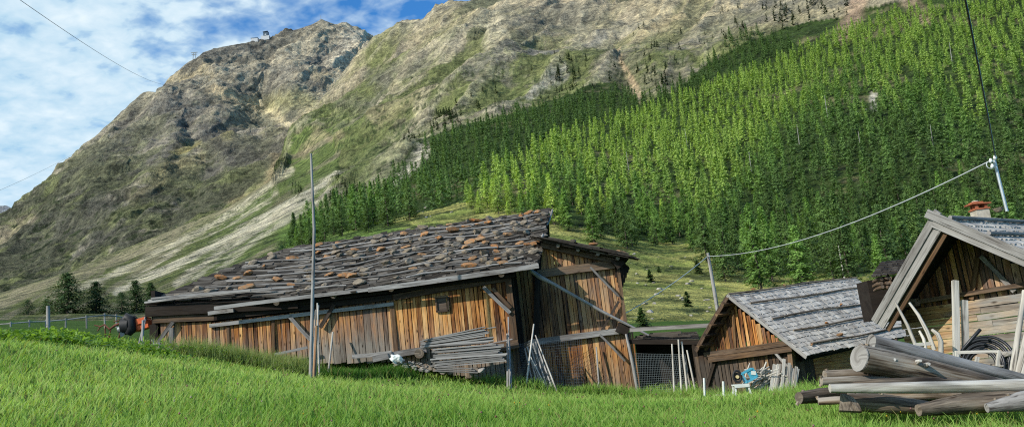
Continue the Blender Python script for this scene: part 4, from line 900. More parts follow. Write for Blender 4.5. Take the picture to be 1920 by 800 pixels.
for k in range(3):
    m = MB(); m.beam(P(272 + 6 * k, 566 - 3 * k, 30.7), P(470 + 40 * k, 545 - 4 * k, 30.4 + .3 * k), .07, .07, segs=4, bend=.03, g=.55, rnd=.8); obj('batten', m, 'grey', roofo)
for px_, py_ in [(518, 567), (625, 554), (849, 522), (733, 541), (940, 514)]:
    m = MB(); p = P(px_, py_, 30.55); m.tube([p, p + np.array([0, 1.2, .45])], .11, 9, g=.4, rnd=.3); obj('rafter', m, 'log', barn)
# upright forked end boards at the right verge
for q in ([(1036, 393, 36.6), (1030, 412, 36.3), (1022, 428, 36)], [(1018, 440, 33), (1013, 452, 32.6), (1007, 466, 32.2)]):
    m = MB(); m.tube([P(*a_) for a_ in q], [.045, .05, .04], 6, g=.7, rnd=.5); vb = obj('verge_board', m, 'grey', roofo)
    m = MB(); m.beam(P(*q[0]), P(q[0][0] - 14, q[0][1] + 26, q[0][2]), .05, .05, g=.6); obj('verge_board', m, 'grey', roofo)
# ---- low roof over the recessed bay, seen edge-on
r2 = MB(); A0 = P(1012, 447, 31.7); A1 = P(1181, 482, 31.7)
for k in range(44):
    f = k / 43; p = A0 + (A1 - A0) * (f + random.uniform(-.02, .02)); p[2] += random.uniform(-.05, .09) - .05 * math.sin(f * 3.1)
    L = random.uniform(.45, 1.1); sl_ = (A1 - A0) / np.linalg.norm(A1 - A0)
    yy = random.uniform(-.15, .5); r2.beam(p + [0, yy, 0] - sl_ * L * .5, p + [0, yy, 0] + sl_ * L * .5, random.uniform(.3, .6), random.uniform(.025, .05), up=(random.gauss(.25, .05), -.1, 1), g=random.choice([.1, .2, .5]), rnd=random.uniform(.1, .8))
for k in range(9):
    y_ = 32.4 + k * .6; r2.beam(A0 + [0, y_ - 32.4, 0], A1 + [0, y_ - 32.4, 0], .62, .06, g=.2, rnd=.35)
for k in range(3):
    r2.beam(A0 + (A1 - A0) * (.1 + .28 * k) + [0, -.25, .07], A0 + (A1 - A0) * (.42 + .28 * k) + [0, -.25, .08], .1, .05, g=.5, rnd=.6)
bay = obj('bay_roof', r2, 'slab', barn)
m = MB()
for k in range(7): m.beam(P(1160 + 3 * k, 488 + 2 * k, 32.3 + .03 * k), P(1158 + 3 * k, 538 - 9 * abs(k - 2), 32.3 + .03 * k), .2, .04, up=(0, 1, 0), g=.1, dk=.4)
obj('verge_board', m, 'black', bay)
for k in range(4): m = MB(); c_ = A0 + (A1 - A0) * (.2 + .22 * k) + np.array([0, -.05, -.14]); m.tube([c_, c_ + [0, 1.5, .0]], .07, 8, g=.5, rnd=.6); obj('rafter', m, 'log', bay)

# ------------------------------------------------------------------ the shingled shed
A = P(1366, 553, 26); RF = P(1602, 520, 29.2); EN = P(1512, 667, 24.4); LN = P(1306, 655, 27.0); EF = EN + (RF - A); EF = P(1738, 623, 27.6)
rd = (RF - A) / np.linalg.norm(RF - A)
shed = thing('shingled_shed', 'small brown shed with a silver-grey shingle roof between the barn and the log cabin', 'shed', (A[0], A[1], .3))
def quad(p00, p10, p01, p11): return lambda u, v: (p00 * (1 - u) + p10 * u) * (1 - v) + (p01 * (1 - u) + p11 * u) * v
def shingles(mb, f, W_, H_, nrow, wr=(.10, .2), lift=.03, dkr=(0, 0, .1), rndr=(.2, .95), over=1.7, skew=0.0, uphint=None, th=.016):
    """courses of split shingles from the eave (v=0) to the ridge (v=1)"""
    nn = np.cross(f(1, 0) - f(0, 0), f(0, 1) - f(0, 0)); nn /= np.linalg.norm(nn); nn = nn if nn[2] > 0 else -nn
    for i in range(nrow):
        v0 = i / nrow; u = 0.0; ph = random.uniform(0, 6)
        while u < 1:
            w_ = random.uniform(*wr) / W_; u1 = min(1, u + w_); um = (u + u1) / 2; vs = v0 + random.uniform(-.10, .07) / nrow + .08 / nrow * math.sin(um * 14 + ph); ve = min(1.0, v0 + over / nrow)
            k = lift + random.uniform(-.004, .010); sk = random.gauss(skew, .004)
            mb.beam(f(um + sk, max(-.01, vs)) + nn * k, f(um - sk, ve) + nn * (.008), (u1 - u) * W_ - .006, th, up=nn, g=random.uniform(.1, .75), rnd=random.uniform(*rndr), dk=random.choice(dkr))
            u = u1
    return nn
fr_ = quad(EN, EF, A, RF); mb = MB(); W_ = np.linalg.norm(EF - EN); H_ = np.linalg.norm(A - EN)
nn = shingles(mb, fr_, W_, H_, 17); rf = obj('roof', mb, 'shingle', shed, 'bright silver right slope of split shingles')
mb = MB(); mb.poly([fr_(0, 0) - nn * .02, fr_(1, 0) - nn * .02, fr_(1, 1) - nn * .02, fr_(0, 1) - nn * .02], dk=.4, th=.03); obj('roof_deck', mb, 'black', rf)
for v, u0, u1 in [(.985, -.01, 1.0), (.80, .05, 1.0), (.55, .06, .98), (.335, .1, .97), (.115, .10, .97)]:
    m = MB(); m.tube([fr_(u0 + (u1 - u0) * k / 5, v + .012 * math.sin(k * 1.7 + v * 9)) + nn * (.075 + .01 * math.sin(k)) for k in range(6)], [.027, .03, .027, .03, .024, .02], 7, g=.3, rnd=.3, dk=.0, wob=.1); obj('batten', m, 'log', rf)
LF = LN + (RF - A) * 1.0; fl = quad(LN, LF, A, RF); mb = MB()
shingles(mb, fl, W_, np.linalg.norm(A - LN), 12, lift=.02, rndr=(.1, .5), dkr=(0, .2, .4)); rl = obj('roof', mb, 'slab', shed, 'dark left slope seen from below')
mb = MB(); n2 = np.cross(LF - LN, A - LN); n2 /= np.linalg.norm(n2); n2 = n2 if n2[2] > 0 else -n2
mb.poly([fl(0, 0) - n2 * .03, fl(1, 0) - n2 * .03, fl(1, 1) - n2 * .03, fl(0, 1) - n2 * .03], dk=.4, th=.03); obj('roof_deck', mb, 'black', rl)
for k in range(5):
    m = MB(); f0 = .12 + .19 * k; m.beam(fl(-.03, f0) - n2 * .1, fl(.3, f0) - n2 * .1, .09, .1, up=n2, g=.3, dk=.2); obj('rafter', m, 'brown', rl)
m = MB(); m.beam(fl(-.01, 0) - n2 * .05, fl(-.01, 1) - n2 * .05, .05, .14, up=n2, g=.3, rnd=.4, dk=.2, segs=3, bend=.02); m.beam(fl(.05, 0) - n2 * .09, fl(.05, .97) - n2 * .09, .06, .1, up=n2, g=.25, dk=.4); obj('bargeboard', m, 'brown', rl)
m = MB(); m.beam(fr_(-.012, -.02) + nn * .0, fr_(-.012, 1) + nn * .0, .03, .09, up=nn, g=.8, rnd=.75, segs=3); obj('bargeboard', m, 'grey', rf)
SH = np.array([EN[0] - LN[0], EN[1] - LN[1], 0]); SW = Wall(A + rd * .40, SH)
def g_sh(p):
    x, y = proj(p); n = _fb(p, .6, 11)
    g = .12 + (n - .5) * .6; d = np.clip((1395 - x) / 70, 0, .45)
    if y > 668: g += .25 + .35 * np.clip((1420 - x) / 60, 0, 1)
    return g, d
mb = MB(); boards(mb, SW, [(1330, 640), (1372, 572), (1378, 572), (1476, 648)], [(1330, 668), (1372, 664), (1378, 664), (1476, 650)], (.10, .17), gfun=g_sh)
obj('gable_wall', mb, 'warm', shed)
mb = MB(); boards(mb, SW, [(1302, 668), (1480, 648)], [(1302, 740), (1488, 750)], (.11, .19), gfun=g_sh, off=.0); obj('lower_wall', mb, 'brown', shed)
def sb(name, mt, q0, q1, w_, h_, off, **k):
    m = MB(); k.setdefault('segs', 3); k.setdefault('bend', .01); tim(m, SW, q0, q1, w_, h_, off, **k); return obj(name, m, mt, shed)
sb('beam', 'brown', (1322, 664), (1478, 642), .16, .15, .12, g=.45, rnd=.55); sb('beam', 'brown', (1330, 674), (1486, 652), .14, .16, .16, g=.3, rnd=.6, dk=.15)
sb('brace', 'black', (1342, 672), (1328, 722), .08, .1, .09, dk=.3); sb('brace', 'brown', (1374, 580), (1380, 664), .06, .08, .06, g=.1, dk=.3)
sb('brace', 'grey', (1453, 660), (1479, 688), .05, .07, .2, g=.5); sb('corner_post', 'brown', (1480, 640), (1492, 752), .16, .14, .05, g=.35)
S2 = Wall(SW.at(1484, 700), rd); mb = MB()
for k in range(5): 
    a_ = .1 + k * .2; mb.beam(S2.pt(a_, .25), S2.pt(a_, 1.6), .19, .03, up=S2.n, g=.5, rnd=random.random(), segs=2)
obj('side_wall', mb, 'brown', shed)
mb = MB(); mb.beam(S2.pt(1.0, .9), S2.pt(4.8, .9), .06, 1.5, g=.2, rnd=.6, segs=2); obj('side_wall', mb, 'warm', shed, 'tan side panel below the eave')
mb = MB(); tim(mb, S2, (1500, 672), (1640, 640), .15, .16, .05, g=.2, dk=.4); obj('wall_plate', mb, 'black', shed)
mb = MB(); b0 = SW.pt(-1.6, .2, -.5); mb.beam(b0, b0 + rd * 5, .05, 3, dk=.6); obj('rear_wall', mb, 'black', shed)
# ------------------------------------------------------------------ low open lean-to between barn and shed
lt = thing('lean_to', 'low sagging dark lean-to roof between the big barn and the shingled shed', 'shed', P(1250, 715, 31.5))
m = MB(); m.beam(P(1183, 619, 31.2), P(1337, 608, 29.4), .16, .14, segs=5, bend=.02, g=.3, rnd=.35, dk=.15); obj('beam', m, 'grey', lt)
m = MB(); f = quad(P(1184, 640, 31.4), P(1310, 637, 30.2), P(1205, 628, 34), P(1305, 622, 32.8)); shingles(m, f, 3, 2.6, 9, (.2, .5), .04, (0, .2, .4), (.1, .7), 1.5, th=.03); lr = obj('roof', m, 'slab', lt)
for k in range(4): m = MB(); m.beam(f(random.uniform(0, .2), .2 * k + .15) + [0, 0, .1], f(random.uniform(.7, 1), .2 * k + .2) + [0, 0, .1], .08, .05, g=.5, rnd=.6); obj('batten', m, 'slab', lr)
m = MB(); m.beam(P(1178, 640, 31.35), P(1318, 641, 30.1), .1, .16, g=.1, dk=.6, segs=3); obj('eave_board', m, 'black', lt)
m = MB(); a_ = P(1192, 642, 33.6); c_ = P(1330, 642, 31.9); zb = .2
m.poly([(a_[0], a_[1], a_[2] + .1), (c_[0], c_[1], c_[2] + .1), (c_[0], c_[1], zb), (a_[0], a_[1], zb)], dk=.85, th=.05); obj('rear_wall', m, 'black', lt)  # near-black sheet, shade of the open lean-to put into its colour
for x_, Y_ in ((1300, 30.3), (1250, 33.0)): m = MB(); p = P(x_, 640, Y_); m.beam(p, (p[0], p[1], .2), .14, .14, g=.2, dk=.4); obj('post', m, 'black', lt)

# ------------------------------------------------------------------ the grey log cabin
A = P(1756, 409, 17.0); BL = P(1643, 603, 18.8); BR = P(1940, 487, 16.2); gd_ = BR - BL; gd_[2] = 0; gd_ /= np.linalg.norm(gd_)
rd = np.array([-gd_[1], gd_[0], 0.0]); rd = rd if rd[1] > 0 else -rd
cab = thing('log_cabin', 'grey log cabin with wide gable boards and a chimney at the right edge', 'cabin', (A[0] + 1, A[1] + 1, gz(A[0] + 1, A[1] + 1)))
def g_cab(p): x, y = proj(p); return .5 * np.clip((x - 1790) / 70, 0, 1) + .1 + (_fb(p, .5, 17) - .5) * .6, np.clip((1775 - x) / 60, 0, .35)  # left boards darkened: overhang shade painted into the colour
CW = Wall(A + rd * 1.5, gd_); mb = MB()
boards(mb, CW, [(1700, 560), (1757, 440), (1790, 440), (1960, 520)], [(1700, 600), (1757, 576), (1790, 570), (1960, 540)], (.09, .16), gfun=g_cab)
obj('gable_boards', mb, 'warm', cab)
mb = MB(); zt = CW.sz(1800, 566)[1]; zz_ = zt
z0 = .5; row = 0
while zz_ > z0:
    hgt = random.uniform(.13, .18); s0 = CW.sz(1700, 590)[0]; s1 = CW.sz(1975, 540)[0]; s = s0 - random.uniform(0, .12)
    cut = random.uniform(.35, .7)
    for a_, c_ in ((s, s0 + (s1 - s0) * cut), (s0 + (s1 - s0) * cut + .006, s1)):
        mb.beam(CW.pt(a_, zz_ - hgt / 2, .03), CW.pt(c_, zz_ - hgt / 2 + random.gauss(0, .006), .03), hgt - .012, .12, up=CW.n, segs=8, bend=.006, gfun=lambda p: ((lambda x: .12 + .78 * np.clip((x - 1770) / 90, 0, 1) + (_fb(p, .4, 19) - .5) * .5)(proj(p)[0]), np.clip((1765 - proj(p)[0]) / 60, 0, .55)), rnd=random.uniform(.3, .9))  # logs greyer to the right; overhang shade painted in at the left
    zz_ -= hgt; row += 1
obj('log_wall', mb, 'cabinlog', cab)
sE = CW.sz(1975, 540)[0]; mb = MB()
for k in range(8): zq = .5 + k * .26; mb.beam(CW.pt(sE - .1, zq, -.02), CW.pt(sE - .1, zq, -.02) + rd * 5, .14, .255, g=.8, segs=3)
obj('side_wall', mb, 'cabinlog', cab)
def cb(name, mt, q0, q1, w_, h_, off, **k):
    m = MB(); k.setdefault('segs', 2); tim(m, CW, q0, q1, w_, h_, off, **k); return obj(name, m, mt, cab)
cb('brace', 'grey', (1840, 480), (1903, 546), .07, .09, .12, g=.5, rnd=.6); cb('brace', 'brown', (1833, 482), (1822, 561), .06, .1, .1, g=.2, rnd=.7); cb('tie_beam', 'brown', (1683, 573), (1960, 527), .2, .09, .1, g=.45, rnd=.75, segs=5, bend=.01); cb('log_end', 'log', (1686, 570), (1720, 566), .2, .16, .3, g=.3)
m = MB(); c_ = A + rd * .12 - np.array([0, 0, .24]); m.tube([c_, c_ + rd * 2.5], .10, 10, g=.4, rnd=.7); obj('ridge_purlin', m, 'log', cab)
L_ = 7.0; ARm = A + rd * L_; mb = MB(); er = BR - (A - BR) * .25; fr_ = quad(er, er + rd * L_, A, ARm)
nn = shingles(mb, fr_, L_, np.linalg.norm(A - er), 11, (.10, .22), .045, rndr=(.25, .98), th=.028); rf = obj('roof', mb, 'shingle', cab, 'pale shingled right slope lit by the sun')
mb = MB(); mb.poly([fr_(0, 0) - nn * .02, fr_(1, 0) - nn * .02, fr_(1, 1) - nn * .02, fr_(0, 1) - nn * .02], dk=.6, th=.04); obj('roof_deck', mb, 'black', rf)
fl = quad(BL, BL + rd * L_, A, ARm); n2 = np.cross(rd, A - BL); n2 /= np.linalg.norm(n2); n2 = n2 if n2[2] > 0 else -n2
mb = MB(); shingles(mb, fl, L_, np.linalg.norm(A - BL), 12, (.12, .24), .03, rndr=(.2, .9)); rl = obj('roof', mb, 'shingle', cab, 'left slope seen from below behind its boards')
mb = MB(); mb.poly([fl(0, 0) - n2 * .03, fl(1, 0) - n2 * .03, fl(1, 1) - n2 * .03, fl(0, 1) - n2 * .03], dk=.85, th=.04); obj('roof_deck', mb, 'black', rl)
for v, u0, u1 in [(.93, .02, .9), (.62, .03, .95), (.33, .05, .9)]:
    m = MB(); m.tube([fr_(u0 + (u1 - u0) * k / 4, v + .01 * math.sin(k)) + nn * .10 for k in range(5)], .042, 7, g=.5, rnd=.35, wob=.1); obj('batten', m, 'grey', rf)
ov = (A - BL) / np.linalg.norm(A - BL)
def barge(a_, c_, n_, h_, off, dn, par, rnd, g=.6, mt='grey', ext=0.0, th=.045):
    d = (c_ - a_) / np.linalg.norm(c_ - a_); m = MB(); m.beam(a_ - n_ * dn - rd * off, c_ - n_ * dn - rd * off + d * ext, th, h_, up=n_, segs=4, bend=.004, g=g, rnd=rnd); return obj('bargeboard', m, mt, par)
barge(BL, A, n2, .15, .05, -.02, rl, .3, .75, ext=.15); barge(BL, A, n2, .16, .02, .14, rl, .75, .6); barge(BL, A, n2, .10, -.06, .28, rl, .6, .2, 'brown')
barge(er, A, nn, .17, .09, -.03, rf, .55, .8, ext=.18); barge(er, A, nn, .13, .055, .12, rf, .85, .65)
# chimney on the ridge
c0 = P(1838, 402, 18.6); ch = MB(); ch.box(c0 + [-.14, -.14, -.45], c0 + [.14, .14, .10], g=.5); cho = obj('chimney', ch, 'plaster', cab)
m = MB()
for i in (-1, 1):
    for j in (-1, 0, 1): m.box(c0 + [i * .10 - .03, j * .10 - .02, .10], c0 + [i * .10 + .03, j * .10 + .02, .20])
m.box(c0 + [-.16, -.16, .095], c0 + [.16, .16, .125]); m.beam(c0 + [-.22, 0, .24], c0 + [.2, 0, .215], .34, .03); m.beam(c0 + [-.15, 0, .27], c0 + [.06, 0, .255], .24, .03); obj('chimney_cap', m, 'terracotta', cho)
m = MB(); m.tube([c0 + [-.05, 0, .285], c0 + [-.05, 0, .31]], .07, 8); obj('lid_stone', m, 'plaster', cho)
# ================================================================== loose things
def stick(name, pts, rad, mat, label, cat='pole', group=None, n=7, g=.4, rnd=None, wob=.06, dk=0.0):
    m = MB(); m.tube(pts, rad, n, g=g, rnd=rnd, wob=wob, dk=dk); return single(name, m, mat, label, cat, group)
def gpt(x, y, Y, dz=-.12):
    p = P(x, y, Y); p[2] = gz(p[0], p[1]) + dz; return p
# ---- stones on the barn roof, each its own
SG = [stone_mesh(60 + i, .72, 1.3) for i in range(6)]; SO = [stone_mesh(80 + i, .62, 1.45) for i in range(6)]
for m_ in SG: m_.materials.append(M['stone_grey'])
for m_ in SO: m_.materials.append(M['stone_orange'])
spots = [(.09, .55, 1), (.045, .35, 1), (.18, .78, 1), (.16, .52, 0), (.155, .92, 1), (.22, .92, 1), (.36, .45, 0), (.21, .16, 1), (.27, .2, 0), (.33, .1, 0), (.14, .12, 1), (.08, .1, 0), (.41, .32, 0), (.43, .27, 0), (.49, .33, 0)]
rs = np.random.default_rng(21)
while len(spots) < 150:
    u, v = rs.uniform(.02, .99), rs.uniform(.06, .985)
    if rs.uniform() > .35 + .75 * u: continue
    if any(abs(u - a) * 12.5 < .36 and abs(v - b_) * 7.5 < .36 for a, b_, _ in spots): continue
    spots.append((u, v, int(rs.uniform() < (.24 + .34 * u * v))))
for i, (u, v, o_) in enumerate(spots):
    o = bpy.data.objects.new('roof_stone', (SO if o_ else SG)[i % 6]); p = roof_pt(u, v, .10); o.location = p
    s = rs.uniform(.22, .42) * (1.08 if o_ else 1); o.scale = (s * rs.uniform(.85, 1.3), s, s * rs.uniform(.8, 1.15)); o.rotation_euler = (math.radians(22) + rs.normal() * .1, rs.normal() * .1, rs.normal() * .5); link(o)
    wh = 'left third' if u < .33 else 'middle' if u < .66 else 'right third'; rw = 'near the eave' if v < .33 else 'halfway up' if v < .7 else 'close to the ridge'
    k = 'orange lichened stone' if o_ else 'grey-tan stone'
    tag(o, f"{k} weighing down the barn roof, {wh}, {rw}", 'stone', f"{k}s on the {wh} of the barn roof {rw}")
for k, (x, y, s, o_, lab) in enumerate([(1113, 455, .30, 1, 'orange block on the middle of the lower bay roof edge'), (1164, 470, .34, 1, 'orange block near the right tip of the lower bay roof'), (1075, 449, .26, 0, 'grey flat stone at the left of the lower bay roof'), (1010, 396, .42, 1, 'big orange slab topmost at the right end of the barn ridge')]):
    o = bpy.data.objects.new('roof_stone', (SO if o_ else SG)[k]); o.location = P(x, y + 6, 31.8 if k < 3 else 36.8); o.scale = (s, s, s); o.rotation_euler = (.1, .15, .3 * k); link(o); tag(o, lab, 'stone')
for k, (u, v, s, lab) in enumerate([(.17, .985, .13, 'brown stone on the shed ridge batten, left one'), (.40, .97, .15, 'brown stone on the shed ridge, right one'), (.36, .33, .13, 'small stone on the third shed batten'), (.35, .14, .17, 'brown stone beside the lowest shed batten'), (.10, .08, .10, 'pale yellowish stone near the front eave corner of the shed'), (.62, .56, .1, 'tiny stone on the middle batten of the shed roof')]):
    ff = quad(EN, EF, P(1366, 553, 26), RF); p = ff(u, v); o = bpy.data.objects.new('roof_stone', SO[k % 6]); o.location = p + np.array([.0, -.02, .09]); o.scale = (s, s, s); o.rotation_euler = (.6, .2, k); link(o); tag(o, lab, 'stone')
p = P(1872, 396, 18.2); o = bpy.data.objects.new('roof_stone', SG[2]); o.location = p; o.scale = (.24, .2, .16); link(o); tag(o, 'tan stone on the cabin ridge right of the chimney', 'stone')
# ---- the tall pole and the stakes round it
stick('tall_pole', [gpt(580, 700, 27, -.3), P(586, 560, 27), P(589, 430, 27), P(583, 288, 27)], [.06, .053, .046, .036], 'grey', 'very tall thin grey pole standing in front of the barn', 'pole', n=10, g=.8, rnd=.8, wob=.02)
for i, (q0, q1, r_, mt, lab) in enumerate([((587, 699, 27.3), (594, 610, 27.6), .055, 'warm', 'short orange-brown stake leaning at the foot of the tall pole'), ((589, 692, 27.8), (597, 572, 29), .035, 'pale', 'thin pale stake just right of the tall pole'), ((597, 690, 28.2), (595, 568, 29), .035, 'pale', 'upright pale stake second right of the tall pole'), ((585, 690, 28.4), (592, 580, 29), .03, 'grey', 'grey stake half behind the tall pole'), ((612, 676, 29.8), (624, 622, 30.6), .04, 'pale', 'short pale stake leaning on the boards right of the tall pole')]):
    stick('stake', [gpt(*q0), P(*q1)], [r_, r_ * .8], mt, lab, 'stake', g=.5, rnd=.7)
# ---- bits at the left corner of the barn
for q0, q1, r_, lab in [((266, 652, 28), (268, 600, 28.2), .05, 'upright grey post in front of the left barn corner'), ((256, 640, 28), (272, 594, 28.3), .025, 'outer thin stick leaning at the left barn corner'), ((261, 637, 28), (273, 598, 28.4), .022, 'inner thin stick leaning at the left barn corner')]:
    stick('stake', [gpt(*q0), P(*q1)], [r_, r_ * .8], 'grey', lab, 'stake', g=.8, rnd=.7)
for q0, q1, lab in [((303, 659, 28.6), (286, 636, 28.9), 'left short grey board lying against the barn foot'), ((310, 659, 28.6), (296, 642, 28.9), 'right short grey board lying against the barn foot')]:
    m = MB(); m.beam(gpt(*q0), P(*q1), .10, .04, g=.8, rnd=.8); single('plank', m, 'grey', lab, 'plank')
m = MB(); m.beam(gpt(321, 664, 29), P(321, 614, 29), .15, .05, up=(0, 1, 0), g=.8, rnd=.4); single('plank', m, 'grey', 'upright wide grey board standing in front of the left barn wall', 'plank')
o = bpy.data.objects.new('fieldstone', RK[1]); o.location = gpt(276, 652, 28.4, -.02); o.scale = (.35, .3, .3); link(o); tag(o, 'grey boulder at the left corner of the barn', 'stone')
# ---- board pile
rs = np.random.default_rng(33); BD = []
for i in range(6): m = MB(); m.beam((-.5, 0, 0), (.5, 0, 0), .15, .028, segs=5, bend=.004, g=.75, rnd=.25 + .13 * i); me = m.mesh('board', (0, 0, 0)); me.materials.append(M['grey']); BD.append(me)
def pile(x0, x1, ybot, ytop, Y, n, deep, where, jit, thick=1.0):
    for k in range(n):
        t_ = k / max(1, n - 1)
        for j in range(deep):
            a_ = P(x0 + rs.normal() * jit + 6 * t_, ybot[0] + (ytop[0] - ybot[0]) * t_ + rs.normal() * .8, Y + .17 * j + .1 * t_); c_ = P(x1 + rs.normal() * jit - 8 * t_, ybot[1] + (ytop[1] - ybot[1]) * t_ + rs.normal() * .8, Y + .17 * j + .1 * t_)
            L = np.linalg.norm(c_ - a_); o = bpy.data.objects.new('board', BD[rs.integers(6)]); o.location = (a_ + c_) / 2; d = (c_ - a_) / L
            o.rotation_euler = (rs.normal() * .06, -math.asin(d[2]), math.atan2(d[1], d[0])); o.scale = (L, rs.uniform(.8, 1.3), thick * rs.uniform(.8, 1.5)); link(o)
            tag(o, 'weathered grey board in the ' + where, 'board', 'boards in the ' + where)
pile(812, 945, (688, 675), (655, 645), 29.3, 11, 2, 'lower half of the pile against the barn', 7, 1.25)
pile(794, 920, (652, 640), (634, 613), 29.5, 8, 2, 'upper half of the pile against the barn', 7, 1.2)
for k in range(3): m = MB(); m.beam(P(815 + 4 * k, 694 - 3 * k, 29.2), P(896 - 5 * k, 698 - 4 * k, 29.1), .1, .04, g=.8); single('board', m, 'grey', ['lowest board lying on the ground below the pile', 'second lowest board below the pile', 'third lowest board below the pile'][k], 'board')
for k in range(2): m = MB(); a_ = P(830 + 60 * k, 694, 29.2); m.tube([a_, a_ + [0, .9, 0]], .13, 9, g=.4); single('bearer_log', m, 'log', ['left short log carrying the board pile', 'right short log carrying the board pile'][k], 'log')
o = bpy.data.objects.new('fieldstone', RK[3]); o.location = P(902, 699, 29.15); o.scale = (.3, .3, .4); link(o); tag(o, 'pale stone propping the right foot of the board pile', 'stone')
for i in range(26):
    t_ = i / 25; o = bpy.data.objects.new('foundation_stone', RK[i % 5]); p = P(742 + 62 * t_ + rs.normal() * 3, 673 + 13 * t_ + (i % 3) * 5, 29.9 - (i % 3) * .12); o.location = p - np.array([0, 0, .06]); s = rs.uniform(.14, .24); o.scale = (s, s, s * 1.1); o.rotation_euler = (0, 0, i); link(o); tag(o, 'small pale stone in the heap left of the board pile', 'stone', 'small stones heaped left of the board pile')
m = MB()
for k in range(7): c_ = P(737 + k * 2.2, 676 - 7 * abs(math.sin(k * 1.3)), 29.6); m.tube([c_ + [-.1, 0, .1], c_ + [0, -.05, .02], c_ + [.1, 0, -.12]], [.04, .06, .03], 7, wob=.25)
import bmesh
def fuse(mb, name, vox=.03):
    """melt overlapping shapes into one skin"""
    me = mb.mesh(name, mb.centre()); o = bpy.data.objects.new(name, me); COL.objects.link(o); md = o.modifiers.new('r', 'REMESH'); md.mode = 'VOXEL'; md.voxel_size = vox
    dg = bpy.context.evaluated_depsgraph_get(); m2 = bpy.data.meshes.new_from_object(o.evaluated_get(dg)); m2.name = name; loc = mb.centre(); bpy.data.objects.remove(o); return m2, loc
me, loc = fuse(m, 'rag'); o = obj('crumpled_rag', me, 'whiteplastic'); o.location = loc; tag(o, 'crumpled white rag on the stones left of the board pile', 'rag')
for i, (q0, q1, r_, lab) in enumerate([((949, 712, 29.2), (951, 625, 30.2), .035, 'left thin pole of the bundle leaning at the barn corner'), ((953, 712, 29.1), (953, 594, 30.4), .03, 'tallest thin pole of the bundle leaning at the barn corner'), ((956, 712, 29.15), (955, 640, 30.2), .035, 'right short pole of the bundle leaning at the barn corner')]):
    stick('stake', [gpt(*q0), P(*q1)], [r_, r_ * .8], 'grey', lab, 'stake', g=.9, rnd=.8)
# ---- wire netting with its poles
def netting(root, c00, c10, c01, c11, nx, ny, w_=.006, sag=.04, name='wire_mesh'):
    c00, c10, c01, c11 = map(np3, (c00, c10, c01, c11)); m = MB(); ff = quad(c00, c10, c01, c11); nn = np.cross(c10 - c00, c01 - c00); nn /= np.linalg.norm(nn)
    fs = lambda u, v: ff(u, v) + nn * sag * math.sin(u * 7) * math.sin(v * 5)
    for i in range(nx + 1):
        u = i / nx; pts = [fs(u, k / 5) for k in range(6)]
        for a_, c_ in zip(pts[:-1], pts[1:]): m.beam(a_, c_, w_, w_, up=nn)
    for j in range(ny + 1):
        v = j / ny; pts = [fs(k / 6, v) for k in range(7)]
        for a_, c_ in zip(pts[:-1], pts[1:]): m.beam(a_, c_, w_, w_, up=nn)
    return obj(name, m, 'wire', root)
wf = thing('wire_fence', 'blue-grey wire netting leaning on poles before the recessed barn bay', 'fence', gpt(1005, 718, 30))
netting(wf, gpt(968, 712, 30.4), gpt(1044, 722, 30), P(972, 645, 31.2), P(1008, 634, 31.2), 26, 20, .005)
netting(wf, gpt(1000, 718, 30.6), gpt(1092, 724, 31), P(1010, 640, 31.5), P(1090, 634, 32), 22, 20, .005)
for q0, q1, r_ in [((982, 716, 29.9), (1001, 607, 30.6), .035), ((1046, 722, 29.9), (1004, 628, 31), .03), ((1030, 722, 30), (995, 668, 30.6), .022), ((1020, 722, 30.1), (988, 650, 31), .02)]:
    m = MB(); m.tube([gpt(*q0), P(*q1)], [r_, r_ * .8], 7, g=.7, rnd=.8); obj('post', m, 'pale', wf)
for k in range(5): m = MB(); m.beam(gpt(1002 + 9 * k, 722, 30.05), P(984 + 5 * k, 652 - 3 * k, 31.05), .05, .02, g=.8, rnd=.3 + .1 * k, up=(0, 1, .2)); obj('slat', m, 'grey', wf)
netting(wf, gpt(1006, 720, 30.15), gpt(1046, 722, 30.1), P(992, 655, 31), P(1006, 645, 31), 20, 20, .006)
stick('stake', [gpt(1123, 730, 31.8), P(1118, 650, 32.1)], [.035, .03], 'grey', 'thin grey stake standing against the lower bay boards', 'stake', g=.7)
m = MB(); m.beam(gpt(1114, 731, 31.5), P(1123, 717, 31.7), .05, .05, g=.6); single('stake', m, 'grey', 'short prop at the foot of the lower bay boards', 'stake')
stick('post', [gpt(1196, 735, 31), P(1186, 680, 31), P(1174, 626, 31.2)], [.055, .06, .05], 'grey', 'gnarled grey post at the right corner of the barn', 'post', g=.8, wob=.15)
w2 = thing('wire_fence', 'green-blue wire netting closing the dark gap under the lean-to', 'fence', gpt(1240, 735, 30))
netting(w2, gpt(1194, 735, 30.6), gpt(1298, 740, 29), P(1190, 662, 30.7), P(1284, 664, 29.4), 30, 20, .005)
for q0, q1, r_ in [((1264, 741, 28.6), (1260, 644, 28.8), .035), ((1278, 742, 28.5), (1272, 636, 28.8), .035), ((1290, 742, 28.4), (1278, 640, 28.9), .04), ((1306, 742, 28.3), (1288, 656, 28.8), .035), ((1298, 742, 28.6), (1282, 668, 29), .03)]:
    m = MB(); m.tube([gpt(*q0), P(*q1)], [r_, r_ * .8], 7, g=.5, rnd=.8, wob=.08); obj('post', m, 'pale', w2)
for x, yt, lab in [(1320, 708, 'left of two short white marker stakes in the grass'), (1356, 714, 'right of two short white marker stakes in the grass')]:
    stick('marker_stake', [gpt(x, 752, 22), P(x, yt, 22)], .028, 'whiteplastic', lab, 'stake', n=8)
